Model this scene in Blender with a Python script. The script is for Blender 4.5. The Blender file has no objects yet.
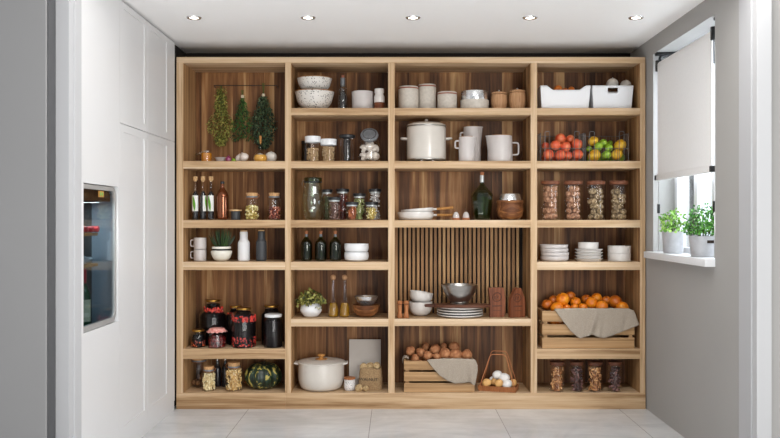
import bpy, bmesh, math, random
from mathutils import Vector, Matrix, Euler, noise
R = random.Random(7)
PI = math.pi
SC = bpy.context.scene
COL = SC.collection

# ---------------------------------------------------------------- camera, light, exposure
F, D, H, CX, CZ = 823.0, 5.6, 1.286, 396.0, 220.0     # focal length in px, distance to the shelf front, eye height, vanishing point
cam_d = bpy.data.cameras.new('camera'); cam = bpy.data.objects.new('camera', cam_d); COL.objects.link(cam)
cam.location = (0, -D, H); cam.rotation_euler = (PI/2, 0, 0)
cam_d.sensor_width = 36; cam_d.lens = F/780*36
cam_d.shift_x = -6/780; cam_d.shift_y = 1/780
cam_d.clip_start = .05
SC.camera = cam
SC.view_settings.view_transform = 'Standard'; SC.view_settings.look = 'None'
SC.view_settings.gamma = 1; SC.view_settings.use_curve_mapping = False
SC.view_settings.exposure = 0.45
w = bpy.data.worlds.new('daylight'); SC.world = w; w.use_nodes = True
wt = w.node_tree; bg = wt.nodes['Background']; bg.inputs[0].default_value = (.93, .965, 1, 1)
tcw = wt.nodes.new('ShaderNodeTexCoord'); spw = wt.nodes.new('ShaderNodeSeparateXYZ'); wt.links.new(tcw.outputs['Generated'], spw.inputs[0])
mrw = wt.nodes.new('ShaderNodeMapRange'); mrw.interpolation_type = 'SMOOTHSTEP'      # the sky is brightest on the side the window looks to
for i_, v_ in enumerate((None, .0, .6, .40, 2.4)):
    if v_ is not None: mrw.inputs[i_].default_value = v_
wt.links.new(spw.outputs[1], mrw.inputs[0]); wt.links.new(mrw.outputs[0], bg.inputs[1])
def area(name, loc, target, sx, sy, power, col=(1, 1, 1)):
    l = bpy.data.lights.new(name, 'AREA'); l.shape = 'RECTANGLE'; l.size = sx; l.size_y = sy; l.energy = power; l.color = col
    o = bpy.data.objects.new(name, l); COL.objects.link(o); o.location = loc
    o.rotation_euler = (Vector(target)-Vector(loc)).to_track_quat('-Z', 'Y').to_euler()
    return o
area('near_room_window', (2.6, -7.6, 1.7), (.2, 0, 1.3), 2.0, 1.8, 112, (1, .985, .96))
area('low_upward_fill', (.3, -3.6, .06), (.3, -2.6, 2.5), 2.8, 1.6, 64, (1, .985, .965))  # added upward fill near the floor to brighten the ceiling
area('high_front_fill', (.7, -2.2, 2.8), (-.3, 0, 1.1), 2.2, .5, 40, (1, .985, .96))  # unseen fill lamp added above the doorway to light the shelves
area('side_window_daylight', (2.3, -.75, 1.9), (-1.2, -.9, 1.6), 1.2, 1.4, 34, (.97, .99, 1))

def WX(px, Y=0): return (px-CX)*(D+Y)/F
def WZ(py, Y=0): return H-(py-CZ)*(D+Y)/F
def S(n, Y=0): return n*(D+Y)/F

# ---------------------------------------------------------------- materials
def lin(h):
    h = h.lstrip('#'); v = [int(h[i:i+2], 16)/255 for i in (0, 2, 4)]
    return tuple(x/12.92 if x <= .04045 else ((x+.055)/1.055)**2.4 for x in v)+(1,)
def newmat(name):
    m = bpy.data.materials.new(name); m.use_nodes = True
    nt = m.node_tree
    return m, nt, nt.nodes['Principled BSDF']
def nd(nt, t, **kw):
    n = nt.nodes.new(t)
    for k, v in kw.items(): setattr(n, k, v)
    return n
def ramp(nt, fac, stops):
    r = nd(nt, 'ShaderNodeValToRGB'); nt.links.new(fac, r.inputs[0])
    e = r.color_ramp.elements
    while len(e) < len(stops): e.new(.5)
    for i, (p, c) in enumerate(stops): e[i].position = p; e[i].color = lin(c) if isinstance(c, str) else c
    return r.outputs[0]
def mapped(nt, scale, src='Object', loc=(0, 0, 0)):
    tc = nd(nt, 'ShaderNodeTexCoord'); mp = nd(nt, 'ShaderNodeMapping')
    mp.inputs['Scale'].default_value = scale; mp.inputs['Location'].default_value = loc
    nt.links.new(tc.outputs[src], mp.inputs[0]); return mp.outputs[0]
def noise_n(nt, vec, scale, detail=3, dist=0, rough=.5):
    n = nd(nt, 'ShaderNodeTexNoise'); nt.links.new(vec, n.inputs['Vector'])
    n.inputs['Scale'].default_value = scale; n.inputs['Detail'].default_value = detail
    n.inputs['Distortion'].default_value = dist; n.inputs['Roughness'].default_value = rough
    return n.outputs['Fac']
def math_n(nt, op, a, b=None, c=None):
    n = nd(nt, 'ShaderNodeMath', operation=op)
    for i, v in enumerate((a, b, c)):
        if v is None: continue
        if isinstance(v, (int, float)): n.inputs[i].default_value = v
        else: nt.links.new(v, n.inputs[i])
    return n.outputs[0]
def bump(nt, p, h, strength, dist=.002):
    b = nd(nt, 'ShaderNodeBump'); b.inputs['Strength'].default_value = strength; b.inputs['Distance'].default_value = dist
    nt.links.new(h, b.inputs['Height']); nt.links.new(b.outputs[0], p.inputs['Normal'])
def plain(name, col, rough=.5, metal=0, coat=0, var=.06, vs=18, bmp=0, sub=0, vscale=(1, 1, 1)):
    m, nt, p = newmat(name)
    c = lin(col); n = noise_n(nt, mapped(nt, vscale), vs, 4)
    lo = tuple(x*(1-var) for x in c[:3])+(1,); hi = tuple(min(1, x*(1+var)) for x in c[:3])+(1,)
    nt.links.new(ramp(nt, n, [(.3, lo), (.7, hi)]), p.inputs['Base Color'])
    p.inputs['Roughness'].default_value = rough; p.inputs['Metallic'].default_value = metal
    p.inputs['Coat Weight'].default_value = coat; p.inputs['Coat Roughness'].default_value = .08
    if bmp: bump(nt, p, n, bmp)
    return m
def wood(name, cols, axis='z', across=16, stave=0, rough=.5, tone=.35, off=0):
    """long grain along one axis; staves of their own tone when stave > 0"""
    m, nt, p = newmat(name)
    sc = {'x': (.7, across, across), 'y': (across, .7, across), 'z': (across, across, .7)}[axis]
    tc = nd(nt, 'ShaderNodeTexCoord'); vec = tc.outputs['Object']
    tonev = None
    if stave:
        sp = nd(nt, 'ShaderNodeSeparateXYZ'); nt.links.new(vec, sp.inputs[0])
        a = math_n(nt, 'ADD', sp.outputs[0], sp.outputs[1]) if axis == 'z' else math_n(nt, 'ADD', sp.outputs[2], sp.outputs[1])
        fl = math_n(nt, 'FLOOR', math_n(nt, 'MULTIPLY_ADD', a, 1/stave, 100.37+off))
        wn = nd(nt, 'ShaderNodeTexWhiteNoise', noise_dimensions='1D'); nt.links.new(fl, wn.inputs['W'])
        tonev = wn.outputs['Value']
        cb = nd(nt, 'ShaderNodeCombineXYZ'); k = math_n(nt, 'MULTIPLY', tonev, 7.0)
        for i in range(3): nt.links.new(k, cb.inputs[i])
        va = nd(nt, 'ShaderNodeVectorMath', operation='ADD'); nt.links.new(vec, va.inputs[0]); nt.links.new(cb.outputs[0], va.inputs[1]); vec = va.outputs[0]
    mp = nd(nt, 'ShaderNodeMapping'); mp.inputs['Scale'].default_value = sc; mp.inputs['Location'].default_value = (off, off, off)
    nt.links.new(vec, mp.inputs[0]); v = mp.outputs[0]
    n1 = noise_n(nt, v, 1.0, 5, 1.2, .55); n2 = noise_n(nt, v, 5.5, 3, .3, .6)
    f = math_n(nt, 'ADD', math_n(nt, 'MULTIPLY', n1, .78), math_n(nt, 'MULTIPLY', n2, .22))
    if tonev is not None: f = math_n(nt, 'ADD', f, math_n(nt, 'MULTIPLY_ADD', tonev, tone, -tone/2))
    k = len(cols)
    nt.links.new(ramp(nt, f, [(.3+.42*i/(k-1), c) for i, c in enumerate(cols)]), p.inputs['Base Color'])
    p.inputs['Roughness'].default_value = rough; p.inputs['Specular IOR Level'].default_value = .25
    bump(nt, p, n2, .12, .001)
    return m
def glass(name, tint='#ffffff', refl=.6, base=.025, rough=.02):
    m, nt, p = newmat(name); nt.nodes.remove(p)
    out = nt.nodes['Material Output']
    tr = nd(nt, 'ShaderNodeBsdfTransparent'); tr.inputs[0].default_value = lin(tint)
    gl = nd(nt, 'ShaderNodeBsdfGlossy'); gl.inputs['Roughness'].default_value = rough; gl.inputs['Color'].default_value = (1, 1, 1, 1)
    lw = nd(nt, 'ShaderNodeLayerWeight'); lw.inputs[0].default_value = .5
    f = math_n(nt, 'MULTIPLY_ADD', math_n(nt, 'POWER', lw.outputs['Facing'], 3.0), refl, base)
    mx = nd(nt, 'ShaderNodeMixShader'); nt.links.new(f, mx.inputs[0]); nt.links.new(tr.outputs[0], mx.inputs[1]); nt.links.new(gl.outputs[0], mx.inputs[2])
    nt.links.new(mx.outputs[0], out.inputs[0]); return m
def speckle(name, base, dot, scale=60, thr=.16, rough=.35):
    m, nt, p = newmat(name)
    v = nd(nt, 'ShaderNodeTexVoronoi'); nt.links.new(mapped(nt, (1, 1, 1)), v.inputs['Vector']); v.inputs['Scale'].default_value = scale
    sz = noise_n(nt, mapped(nt, (1, 1, 1)), 30, 2)
    f = math_n(nt, 'LESS_THAN', v.outputs['Distance'], math_n(nt, 'MULTIPLY', sz, thr*2))
    nt.links.new(ramp(nt, f, [(0, base), (1, dot)]), p.inputs['Base Color']); p.inputs['Roughness'].default_value = rough
    return m
def emis(name, col, s):
    m, nt, p = newmat(name); p.inputs['Base Color'].default_value = lin(col)
    p.inputs['Emission Color'].default_value = lin(col); p.inputs['Emission Strength'].default_value = s; return m
def blotch(name, cols, scale, vs=(1, 1, 1), rough=.4, coat=.0, detail=3, bmp=.15, src='Object', piece=0):
    m, nt, p = newmat(name); n = noise_n(nt, mapped(nt, vs, src), scale, detail, .4)
    if (scale >= 60 or 'leaves' in name) and 'shell' not in name and 'cloth' not in name and name != 'burlap':
        g = nd(nt, 'ShaderNodeNewGeometry'); n = math_n(nt, 'ADD', n, math_n(nt, 'MULTIPLY_ADD', g.outputs['Random Per Island'], .6, -.3))
    k = len(cols); nt.links.new(ramp(nt, n, [(.34+.32*i/(k-1), c) for i, c in enumerate(cols)]), p.inputs['Base Color'])
    p.inputs['Roughness'].default_value = rough; p.inputs['Coat Weight'].default_value = coat
    if bmp: bump(nt, p, n, bmp)
    return m
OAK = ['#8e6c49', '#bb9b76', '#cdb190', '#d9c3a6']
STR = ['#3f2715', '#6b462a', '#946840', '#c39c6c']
M = {}
M['oak_x'] = wood('oak_grain_along', OAK, 'x', 15, .17, tone=.12)
M['oak_z'] = wood('oak_grain_upright', OAK, 'z', 22, 0)
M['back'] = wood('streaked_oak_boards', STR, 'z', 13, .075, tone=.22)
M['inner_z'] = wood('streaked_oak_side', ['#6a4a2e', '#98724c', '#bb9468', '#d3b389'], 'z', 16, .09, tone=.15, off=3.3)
M['slat'] = wood('oak_slats', ['#7c5836', '#a37b51', '#c8a273'], 'z', 20, .0312, tone=.12)
M['felt'] = plain('dark_backing_felt', '#1d140e', .95)
M['crate'] = wood('pine_slats', ['#8d6b48', '#b18c62', '#c8a67d'], 'x', 30, .05, tone=.15)
M['crate_z'] = wood('pine_posts', ['#8d6b48', '#b18c62', '#c8a67d'], 'z', 30)
M['acacia'] = wood('acacia', ['#3d2212', '#6a4025', '#94633a', '#b07e4e'], 'x', 26)
M['acacia_red'] = wood('reddish_wood', ['#4c2817', '#7a452b', '#935a3a'], 'z', 40)
M['board'] = wood('dark_walnut', ['#3a2118', '#5a3626', '#70462f'], 'x', 30)
M['lid_wood'] = wood('reddish_lid_wood', ['#4f2c1e', '#7a4c35', '#8c5f47'], 'x', 50)
M['pale_wood'] = wood('pale_lid_wood', ['#b08a5e', '#cda777', '#dcbd90'], 'x', 60)
M['can_wood'] = wood('canister_wood', ['#93694a', '#b58a64', '#c9a27c'], 'z', 60)
M['knob_wood'] = wood('honey_wood', ['#8a5a2c', '#b07c42', '#c49253'], 'z', 60)
M['mill_wood'] = wood('mill_wood', ['#7d4a2a', '#a3683f', '#ba8055'], 'z', 70)
M['white_paint'] = plain('white_lacquer', '#d9d9da', .38, var=.01, vs=3)
M['wall_white'] = plain('white_wall_paint', '#ebebe9', .6, var=.015, vs=2)
M['wall_grey'] = plain('grey_wall_paint', '#a3a19e', .8, var=.02, vs=2)
M['ceiling'] = plain('ceiling_paint', '#fbfbfb', .85, var=.01, vs=1.5)
M['trim'] = plain('trim_paint', '#bababb', .7, var=.01, vs=2)
M['black'] = plain('black_plastic', '#151516', .42)
M['chrome'] = plain('chrome', '#e2e2e2', .2, .92, var=.02)
M['steel'] = plain('brushed_steel', '#b5b2ae', .28, 1, var=.1, vs=30, vscale=(1, 1, 12))
M['wire'] = plain('dark_wire', '#686664', .4, .7)
M['copper_wire'] = plain('copper_wire', '#b87448', .4, .4)
M['gold'] = plain('brass_lid', '#a8813e', .28, 1)
M['cork'] = plain('cork', '#c99d6c', .8, var=.25, vs=90, bmp=.3)
M['cork_dark'] = plain('burnt_orange_stopper', '#a96a42', .6, var=.2, vs=80)
M['ceramic'] = plain('white_ceramic', '#d6d1cc', .3, coat=.3, var=.02)
M['ceramic_warm'] = plain('cream_enamel', '#cec7be', .3, coat=.4, var=.02)
M['ceramic_lilac'] = plain('pale_glaze', '#c5bebb', .35, coat=.2, var=.03)
M['stoneware'] = plain('stoneware', '#c6beb3', .55, var=.08, vs=60)
M['red_rim'] = plain('terracotta_rim', '#9c5a44', .55)
M['bone'] = plain('bone_white', '#e9e7dc', .4, coat=.2, var=.02)
M['pure'] = plain('bright_white_plastic', '#e2e3e5', .4, var=.01)
M['charcoal'] = plain('charcoal_ceramic', '#3b3e42', .5, var=.08)
M['lid_black'] = plain('black_lid', '#1d1e20', .4)
M['lid_grey'] = plain('grey_lid', '#7c8085', .45, .3, var=.15, vs=50)
M['speckle'] = speckle('speckled_glaze', '#d6d1ca', '#45413e', 88, .27)
M['speckle_small'] = speckle('marbled_glaze', '#d9d5d2', '#57535a', 170, .28)
M['copper_glaze'] = plain('brown_rim_glaze', '#8c6038', .5)
M['clear'] = glass('clear_glass')
M['clear_thick'] = glass('thick_clear_glass', '#f4f4f2', .95, .06)
M['clear_g'] = glass('greenish_glass', '#f2f5ef', .95, .06)
M['green_glass'] = glass('bottle_green_glass', '#8a9c5c', .6, .05)
M['green_oil'] = plain('dark_green_oil', '#20260f', .35, var=.2)
M['green_core'] = plain('green_liqueur', '#2c3a14', .3, var=.35, vs=20)
M['olive_glass'] = glass('olive_green_glass', '#98b070', .8, .06)
M['dark_glass'] = glass('smoky_jar_glass', '#8a7f78', .7, .06)
M['amber_glass'] = plain('copper_brown_glaze', '#80492b', .14, .8, coat=.5, var=.04)
M['window_glass'] = glass('window_pane_glass', '#f7fbff', .5, .04)
M['cooler_glass'] = glass('tinted_cooler_glass', '#ccd4d9', .14, .04)
M['oil'] = plain('golden_oil', '#8a6412', .2, var=.1)
M['oil_pale'] = plain('pale_golden_oil', '#d9a345', .3, coat=.4, var=.06)
M['honey'] = plain('amber_honey', '#c07a1f', .25, coat=.6, var=.12)
M['dark_liquid'] = plain('dark_vinegar', '#1a1a20', .2, coat=.6)
M['preserve'] = plain('dark_preserve', '#090405', .7, var=.2)
M['paper'] = plain('white_label_paper', '#e4e4e0', .6, var=.02)
M['leaf_print'] = plain('green_leaf_print', '#5d9a26', .6, var=.15)
M['preserve'].node_tree.nodes['Principled BSDF'].inputs['Specular IOR Level'].default_value = .08
M['berry'] = blotch('red_berries', ['#8a1010', '#cf231b', '#e0402e'], 60, rough=.25, coat=.4)
M['berry_dark'] = blotch('dark_berries', ['#3c0a0c', '#7c1a18'], 60, rough=.25, coat=.4)
M['orange_bits'] = blotch('orange_preserve_bits', ['#7e1f0b', '#d9581c'], 60, rough=.3)
M['oats'] = blotch('oat_grains', ['#b08e63', '#d3b78c'], 200, rough=.8)
M['walnut'] = blotch('walnut_shells', ['#6b4630', '#a87a5a', '#c49a7c'], 70, rough=.75, bmp=.8)
M['hazel'] = blotch('beige_nut_shells', ['#66533a', '#98805e', '#b8a27e'], 70, rough=.75, bmp=.8)
M['walnut_dark'] = blotch('brown_nut_shells', ['#5c3c24', '#93683f'], 70, rough=.75, bmp=.8)
M['garlic'] = blotch('garlic_skin', ['#c9b8ae', '#e6dcd3', '#f0e9e2'], 24, rough=.5, detail=4)
M['onion_red'] = blotch('red_onion_skin', ['#5c1338', '#8e2c5c', '#c88aa5'], 26, (1, 1, .3), .35, .2)
M['onion_white'] = blotch('white_onion_skin', ['#cfc9c0', '#e3ded6'], 22, (1, 1, .2), .4)
M['lime'] = blotch('lime_skin', ['#5c8a14', '#8fb62c', '#a5c63e'], 30, rough=.35, coat=.2)
M['lemon'] = blotch('yellow_citrus_skin', ['#c78a10', '#e0ad22', '#e8c03c'], 34, rough=.38, coat=.2)
M['apple'] = blotch('red_apple_skin', ['#c8482c', '#dc603c', '#e98a58'], 18, (1, 1, .6), .32, .2)
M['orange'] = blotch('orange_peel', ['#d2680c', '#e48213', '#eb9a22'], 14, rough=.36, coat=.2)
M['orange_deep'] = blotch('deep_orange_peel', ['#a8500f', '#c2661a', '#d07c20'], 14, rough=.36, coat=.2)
M['potato'] = blotch('potato_skin', ['#86502f', '#aa7048', '#c08a60'], 24, rough=.75)
M['egg_white'] = plain('white_eggshell', '#e3e0dc', .5, var=.02)
M['egg_brown'] = plain('brown_eggshell', '#d9a868', .5, var=.06)
M['stalk'] = plain('dry_stalk', '#3a2c18', .8)
M['stem_green'] = plain('green_stem', '#4a5a20', .7)
M['olive_leaf'] = blotch('olive_herb_leaves', ['#454a18', '#7c7e30', '#aaa650'], 40, rough=.6)
M['dark_leaf'] = blotch('dark_green_leaves', ['#0d200c', '#214718', '#44742f'], 40, rough=.6)
M['grey_leaf'] = blotch('grey_green_leaves', ['#141f12', '#2c3f26', '#5a6f4c'], 40, rough=.6)
M['grass_leaf'] = blotch('succulent_leaves', ['#14260e', '#28451a', '#3d5f28'], 30, rough=.5)
M['pot_leaf'] = blotch('variegated_leaves', ['#3a4018', '#7d8038', '#b3b062'], 26, rough=.5)
M['basil'] = blotch('bright_herb_leaves', ['#4f8526', '#7fb343', '#9fca62'], 26, rough=.5)
M['parsley'] = blotch('fresh_green_leaves', ['#235e18', '#418628', '#68ab42'], 26, rough=.5)
M['soil'] = plain('soil', '#2a1d14', .9, var=.3, vs=90)
M['twine'] = plain('twine', '#d8cbb0', .8)
M['linen'] = blotch('linen_cloth', ['#978a7c', '#aa9e8f'], 260, rough=.9, bmp=.2)
M['burlap'] = blotch('burlap', ['#84694a', '#a98d68'], 180, rough=.95, bmp=.6)
M['ink'] = plain('black_ink', '#2b2623', .8)
M['gingham'] = blotch('pink_checked_cloth', ['#c96a64', '#e59c92', '#f0c0b6'], 90, rough=.9)
M['red_plastic'] = plain('red_cap', '#b3302e', .4)
M['card'] = plain('taupe_board', '#c6beb6', .7, var=.02)
M['zinc'] = plain('zinc_planter', '#b4b4b7', .5, .2, var=.16, vs=14)
M['blind'] = plain('blind_fabric', '#e9e7e5', .9, var=.015, vs=60)
_nt = M['blind'].node_tree; _tl = _nt.nodes.new('ShaderNodeBsdfTranslucent'); _tl.inputs[0].default_value = (.8, .79, .78, 1)
_mx = _nt.nodes.new('ShaderNodeMixShader'); _mx.inputs[0].default_value = .16
_nt.links.new(_nt.nodes['Principled BSDF'].outputs[0], _mx.inputs[1]); _nt.links.new(_tl.outputs[0], _mx.inputs[2]); _nt.links.new(_mx.outputs[0], _nt.nodes['Material Output'].inputs[0])
M['trim_shade'] = plain('trim_paint_with_shade', '#b4b4b6', .8, var=.01, vs=2)  # white casing darkened in colour to stand in for weaker light on it
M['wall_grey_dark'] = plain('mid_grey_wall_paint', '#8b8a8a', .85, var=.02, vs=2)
M['edge_dark'] = plain('charcoal_edge', '#4e4e50', .8)
M['wall_gap_shade'] = plain('wall_painted_gap_shade', '#1f1813', .9)  # dark tone paints in the shade of the gaps around the unit
M['frame_grey'] = plain('satin_metal_frame', '#b9b9b8', .3, .35, var=.02)
M['nut_tan'] = blotch('tan_nut_shell', ['#8f7450', '#b3976c', '#cbb288'], 70, rough=.75, bmp=.8)
M['display'] = emis('green_display', '#1d9a4a', .6)
M['lens'] = emis('downlight_lens', '#fff6e8', 5)
M['cooler_dark'] = plain('cooler_lining', '#4c4a45', .5)
M['cooler_steel'] = plain('cooler_side_steel', '#a9b6be', .5, .1)
M['red_foil'] = plain('red_foil', '#c2343c', .35)
M['green_bottle'] = plain('green_wine_bottle', '#2f5a3e', .15, coat=.6)
M['cream_label'] = plain('cream_label', '#d9d9b8', .6)
M['silver_foil'] = plain('silver_foil', '#c9cdcc', .3, .3)
M['pasta'] = blotch('dry_pasta', ['#c79a52', '#e3c384', '#eed6a0'], 60, rough=.6)
M['bean'] = blotch('cream_beans', ['#dcc58e', '#efe2b8'], 60, rough=.45)
M['chickpea'] = blotch('yellow_pulses', ['#b39a48', '#d9c874', '#efe5b0'], 90, rough=.5)
M['redbean'] = blotch('red_beans', ['#5d241a', '#9a4530', '#c07a60'], 90, rough=.4)
M['pepper'] = blotch('brown_spice', ['#4c3028', '#8a6658', '#a98e84'], 90, rough=.7)
M['chilli'] = blotch('dried_red_chilli', ['#3a1410', '#7c3324'], 60, rough=.4)
M['cinnamon'] = blotch('cinnamon_sticks', ['#8a4522', '#c2703c'], 60, rough=.7)
M['pistachio'] = blotch('pistachio', ['#8f9a5a', '#c4c48a'], 60, rough=.6)
M['sugar'] = blotch('rock_sugar', ['#b8b2ae', '#e2dedb'], 60, rough=.3)
M['herbgreen'] = blotch('dried_green_herb', ['#3f4426', '#7d7e4c'], 60, rough=.8)
M['almond'] = blotch('almond_skins', ['#7d4c28', '#b67d4a', '#cb9a66'], 60, rough=.6)
M['date'] = blotch('dark_dried_fruit', ['#38201c', '#5e3a34', '#7a544e'], 60, rough=.5)
M['outside'] = emis('bright_hazy_daylight', '#f4f8fc', 1.6)

def pumpkin_mat():
    m, nt, p = newmat('striped_pumpkin_skin')
    tc = nd(nt, 'ShaderNodeTexCoord'); sp = nd(nt, 'ShaderNodeSeparateXYZ'); nt.links.new(tc.outputs['Object'], sp.inputs[0])
    an = math_n(nt, 'ARCTAN2', sp.outputs[1], sp.outputs[0])
    st = math_n(nt, 'COSINE', math_n(nt, 'MULTIPLY', an, 11.0))
    n = noise_n(nt, mapped(nt, (1, 1, .5)), 42, 3, .5)
    f = math_n(nt, 'ADD', math_n(nt, 'MULTIPLY', st, .07), n)
    nt.links.new(ramp(nt, f, [(.40, '#131f15'), (.55, '#24392a'), (.60, '#33492f'), (.615, '#b3a252')]), p.inputs['Base Color'])
    p.inputs['Roughness'].default_value = .35; return m
M['pumpkin'] = pumpkin_mat()
def floor_mat():
    m, nt, p = newmat('pale_grey_marble_tile')
    v = mapped(nt, (1, 1, 1)); n = noise_n(nt, v, 1.7, 8, 1.3, .6); n2 = noise_n(nt, mapped(nt, (.6, 2.6, 1)), 4, 6, .8, .6)
    f = math_n(nt, 'ADD', math_n(nt, 'MULTIPLY', n, .6), math_n(nt, 'MULTIPLY', n2, .4))
    c = ramp(nt, f, [(.36, '#c0c1c3'), (.5, '#d0d1d3'), (.62, '#dcddde')])
    b = nd(nt, 'ShaderNodeTexBrick'); b.offset = 0; b.inputs['Scale'].default_value = 1
    b.inputs['Mortar Size'].default_value = .0022; b.inputs['Brick Width'].default_value = .84; b.inputs['Row Height'].default_value = 1.2
    nt.links.new(mapped(nt, (1, 1, 1), loc=(.163, .95, 0)), b.inputs['Vector'])
    mx = nd(nt, 'ShaderNodeMix', data_type='RGBA'); nt.links.new(b.outputs['Fac'], mx.inputs[0])
    nt.links.new(c, mx.inputs[6]); mx.inputs[7].default_value = lin('#9b9a9a'); nt.links.new(mx.outputs[2], p.inputs['Base Color'])
    p.inputs['Roughness'].default_value = .22; return m
M['floor'] = floor_mat()

# ---------------------------------------------------------------- mesh helpers
def box(bm, x0, x1, y0, y1, z0, z1, bev=0, rot=None):
    vs = [bm.verts.new((x, y, z)) for x in (x0, x1) for y in (y0, y1) for z in (z0, z1)]
    fs = [bm.faces.new([vs[i] for i in f]) for f in ((0, 1, 3, 2), (4, 6, 7, 5), (0, 4, 5, 1), (2, 3, 7, 6), (0, 2, 6, 4), (1, 5, 7, 3))]
    new = list(vs)
    if bev:
        r = bmesh.ops.bevel(bm, geom=list({e for f in fs for e in f.edges}), offset=bev, segments=2, affect='EDGES', profile=.6)
        new = list({v for f in r['faces'] for v in f.verts})
    if rot is not None:
        c = Vector(((x0+x1)/2, (y0+y1)/2, (z0+z1)/2)); m = Matrix.Translation(c) @ rot @ Matrix.Translation(-c)
        bmesh.ops.transform(bm, matrix=m, verts=new)
    return new
def B(*a, **k):
    bm = bmesh.new(); box(bm, *a, **k); return bm
def rnd(pts, r, n=3):
    out = [tuple(pts[0])]
    for i in range(1, len(pts)-1):
        a, b, c = Vector(pts[i-1]), Vector(pts[i]), Vector(pts[i+1])
        d1, d2 = (a-b), (c-b); l = min(r, d1.length*.48, d2.length*.48)
        if l < 1e-6: out.append(tuple(b)); continue
        p, q = b+d1.normalized()*l, b+d2.normalized()*l
        for k in range(n+1):
            t = k/n; out.append(tuple(p*(1-t)**2+b*2*t*(1-t)+q*t*t))
    out.append(tuple(pts[-1])); return out
def lathe(bm, prof, seg=28, c=(0, 0, 0), a0=0, a1=2*PI, rib=0, nrib=8, axis='z'):
    full = abs(a1-a0-2*PI) < 1e-6; n = seg if full else seg+1
    rings = []; start = len(bm.verts)
    def P(r, z, a):
        rr = r*(1-rib*abs(math.sin(a*nrib/2))) if rib else r
        x, y = rr*math.cos(a), rr*math.sin(a)
        if axis == 'y': return (c[0]+x, c[1]-z, c[2]+y)
        if axis == 'x': return (c[0]+z, c[1]+x, c[2]+y)
        return (c[0]+x, c[1]+y, c[2]+z)
    for r, z in prof:
        if r < 1e-6: rings.append([bm.verts.new(P(0, z, 0))])
        else: rings.append([bm.verts.new(P(r, z, a0+(a1-a0)*i/seg)) for i in range(n)])
    for A, Bq in zip(rings, rings[1:]):
        m = seg
        for i in range(m):
            j = (i+1) % n
            if len(A) == 1 and len(Bq) == 1: continue
            if len(A) == 1: bm.faces.new((A[0], Bq[j], Bq[i]))
            elif len(Bq) == 1: bm.faces.new((A[i], A[j], Bq[0]))
            else: bm.faces.new((A[i], A[j], Bq[j], Bq[i]))
def L(prof, seg=28, **k):
    bm = bmesh.new(); lathe(bm, prof, seg, **k); return bm
def tube(bm, pts, r, seg=8, closed=False, taper=None):
    P = [Vector(p) for p in pts]; n = len(P); rings = []; up = None
    for i in range(n):
        a = P[i-1] if (i or closed) else P[i]; b = P[(i+1) % n] if (i < n-1 or closed) else P[i]
        t = (b-a).normalized()
        if up is None: up = t.orthogonal().normalized()
        up = (up-t*up.dot(t)); up = up.normalized() if up.length > 1e-6 else t.orthogonal().normalized()
        s = t.cross(up); rr = r if taper is None else r*(1+(taper-1)*i/(n-1))
        rings.append([bm.verts.new(P[i]+(up*math.cos(2*PI*k/seg)+s*math.sin(2*PI*k/seg))*rr) for k in range(seg)])
    for i in range(n if closed else n-1):
        A, C = rings[i], rings[(i+1) % n]
        for k in range(seg): bm.faces.new((A[k], A[(k+1) % seg], C[(k+1) % seg], C[k]))
    if not closed: bm.faces.new(rings[0][::-1]); bm.faces.new(rings[-1])
def T(pts, r, seg=8, closed=False, taper=None):
    bm = bmesh.new(); tube(bm, pts, r, seg, closed, taper); return bm
def prism(bm, pts, y0, y1):
    a = [bm.verts.new((x, y0, z)) for x, z in pts]; b = [bm.verts.new((x, y1, z)) for x, z in pts]; n = len(pts)
    bm.faces.new(a); bm.faces.new(b[::-1])
    for i in range(n): bm.faces.new((a[i], b[i], b[(i+1) % n], a[(i+1) % n]))
def ball(bm, c, r, sc=(1, 1, 1), rot=None, lump=0, u=14, v=9, seed=0, freq=3):
    s = bmesh.ops.create_uvsphere(bm, u_segments=u, v_segments=v, radius=1)['verts']
    m = rot or Matrix.Identity(3)
    for q in s:
        d = q.co.copy(); k = 1+(lump*noise.noise(d*freq*.5+Vector((seed*3.1, seed, 0))) if lump else 0)
        q.co = Vector(c)+m @ Vector((d.x*r*sc[0]*k, d.y*r*sc[1]*k, d.z*r*sc[2]*k))
def obj(name, bm, mat, parent=None, loc=(0, 0, 0), smooth=True, angle=35, rot=None):
    bmesh.ops.recalc_face_normals(bm, faces=bm.faces[:])
    me = bpy.data.meshes.new(name); bm.to_mesh(me); bm.free()
    me.materials.append(M[mat] if isinstance(mat, str) else mat)
    if smooth:
        for p in me.polygons: p.use_smooth = True
        me.set_sharp_from_angle(angle=math.radians(angle))
    o = bpy.data.objects.new(name, me); COL.objects.link(o); o.location = loc
    if rot: o.rotation_euler = rot
    if parent: o.parent = parent
    return o
def tag(o, label=None, cat=None, group=None, kind=None):
    if label: o['label'] = label
    if cat: o['category'] = cat
    if group: o['group'] = group
    if kind: o['kind'] = kind
    return o
def thing(name, label, cat, loc, group=None, rz=0):
    o = bpy.data.objects.new(name, None); COL.objects.link(o); o.location = loc; o.rotation_euler = (0, 0, rz); o.empty_display_size = .05
    return tag(o, label, cat, group)
def struct(name, bm, mat, parent=None, smooth=False):
    o = obj(name, bm, mat, parent, smooth=smooth)
    if not parent: o['kind'] = 'structure'
    return o
def dup(root, loc, label, rz=None):
    def cp(o, par):
        c = o.copy(); COL.objects.link(c); c.parent = par
        for ch in list(o.children): cp(ch, c)
        return c
    r = cp(root, None); r.location = loc; r['label'] = label
    if rz is not None: r.rotation_euler = (0, 0, rz)
    return r
ORD = ['first', 'second', 'third', 'fourth', 'fifth', 'sixth', 'seventh', 'eighth', 'ninth', 'tenth', 'eleventh', 'twelfth']

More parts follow.
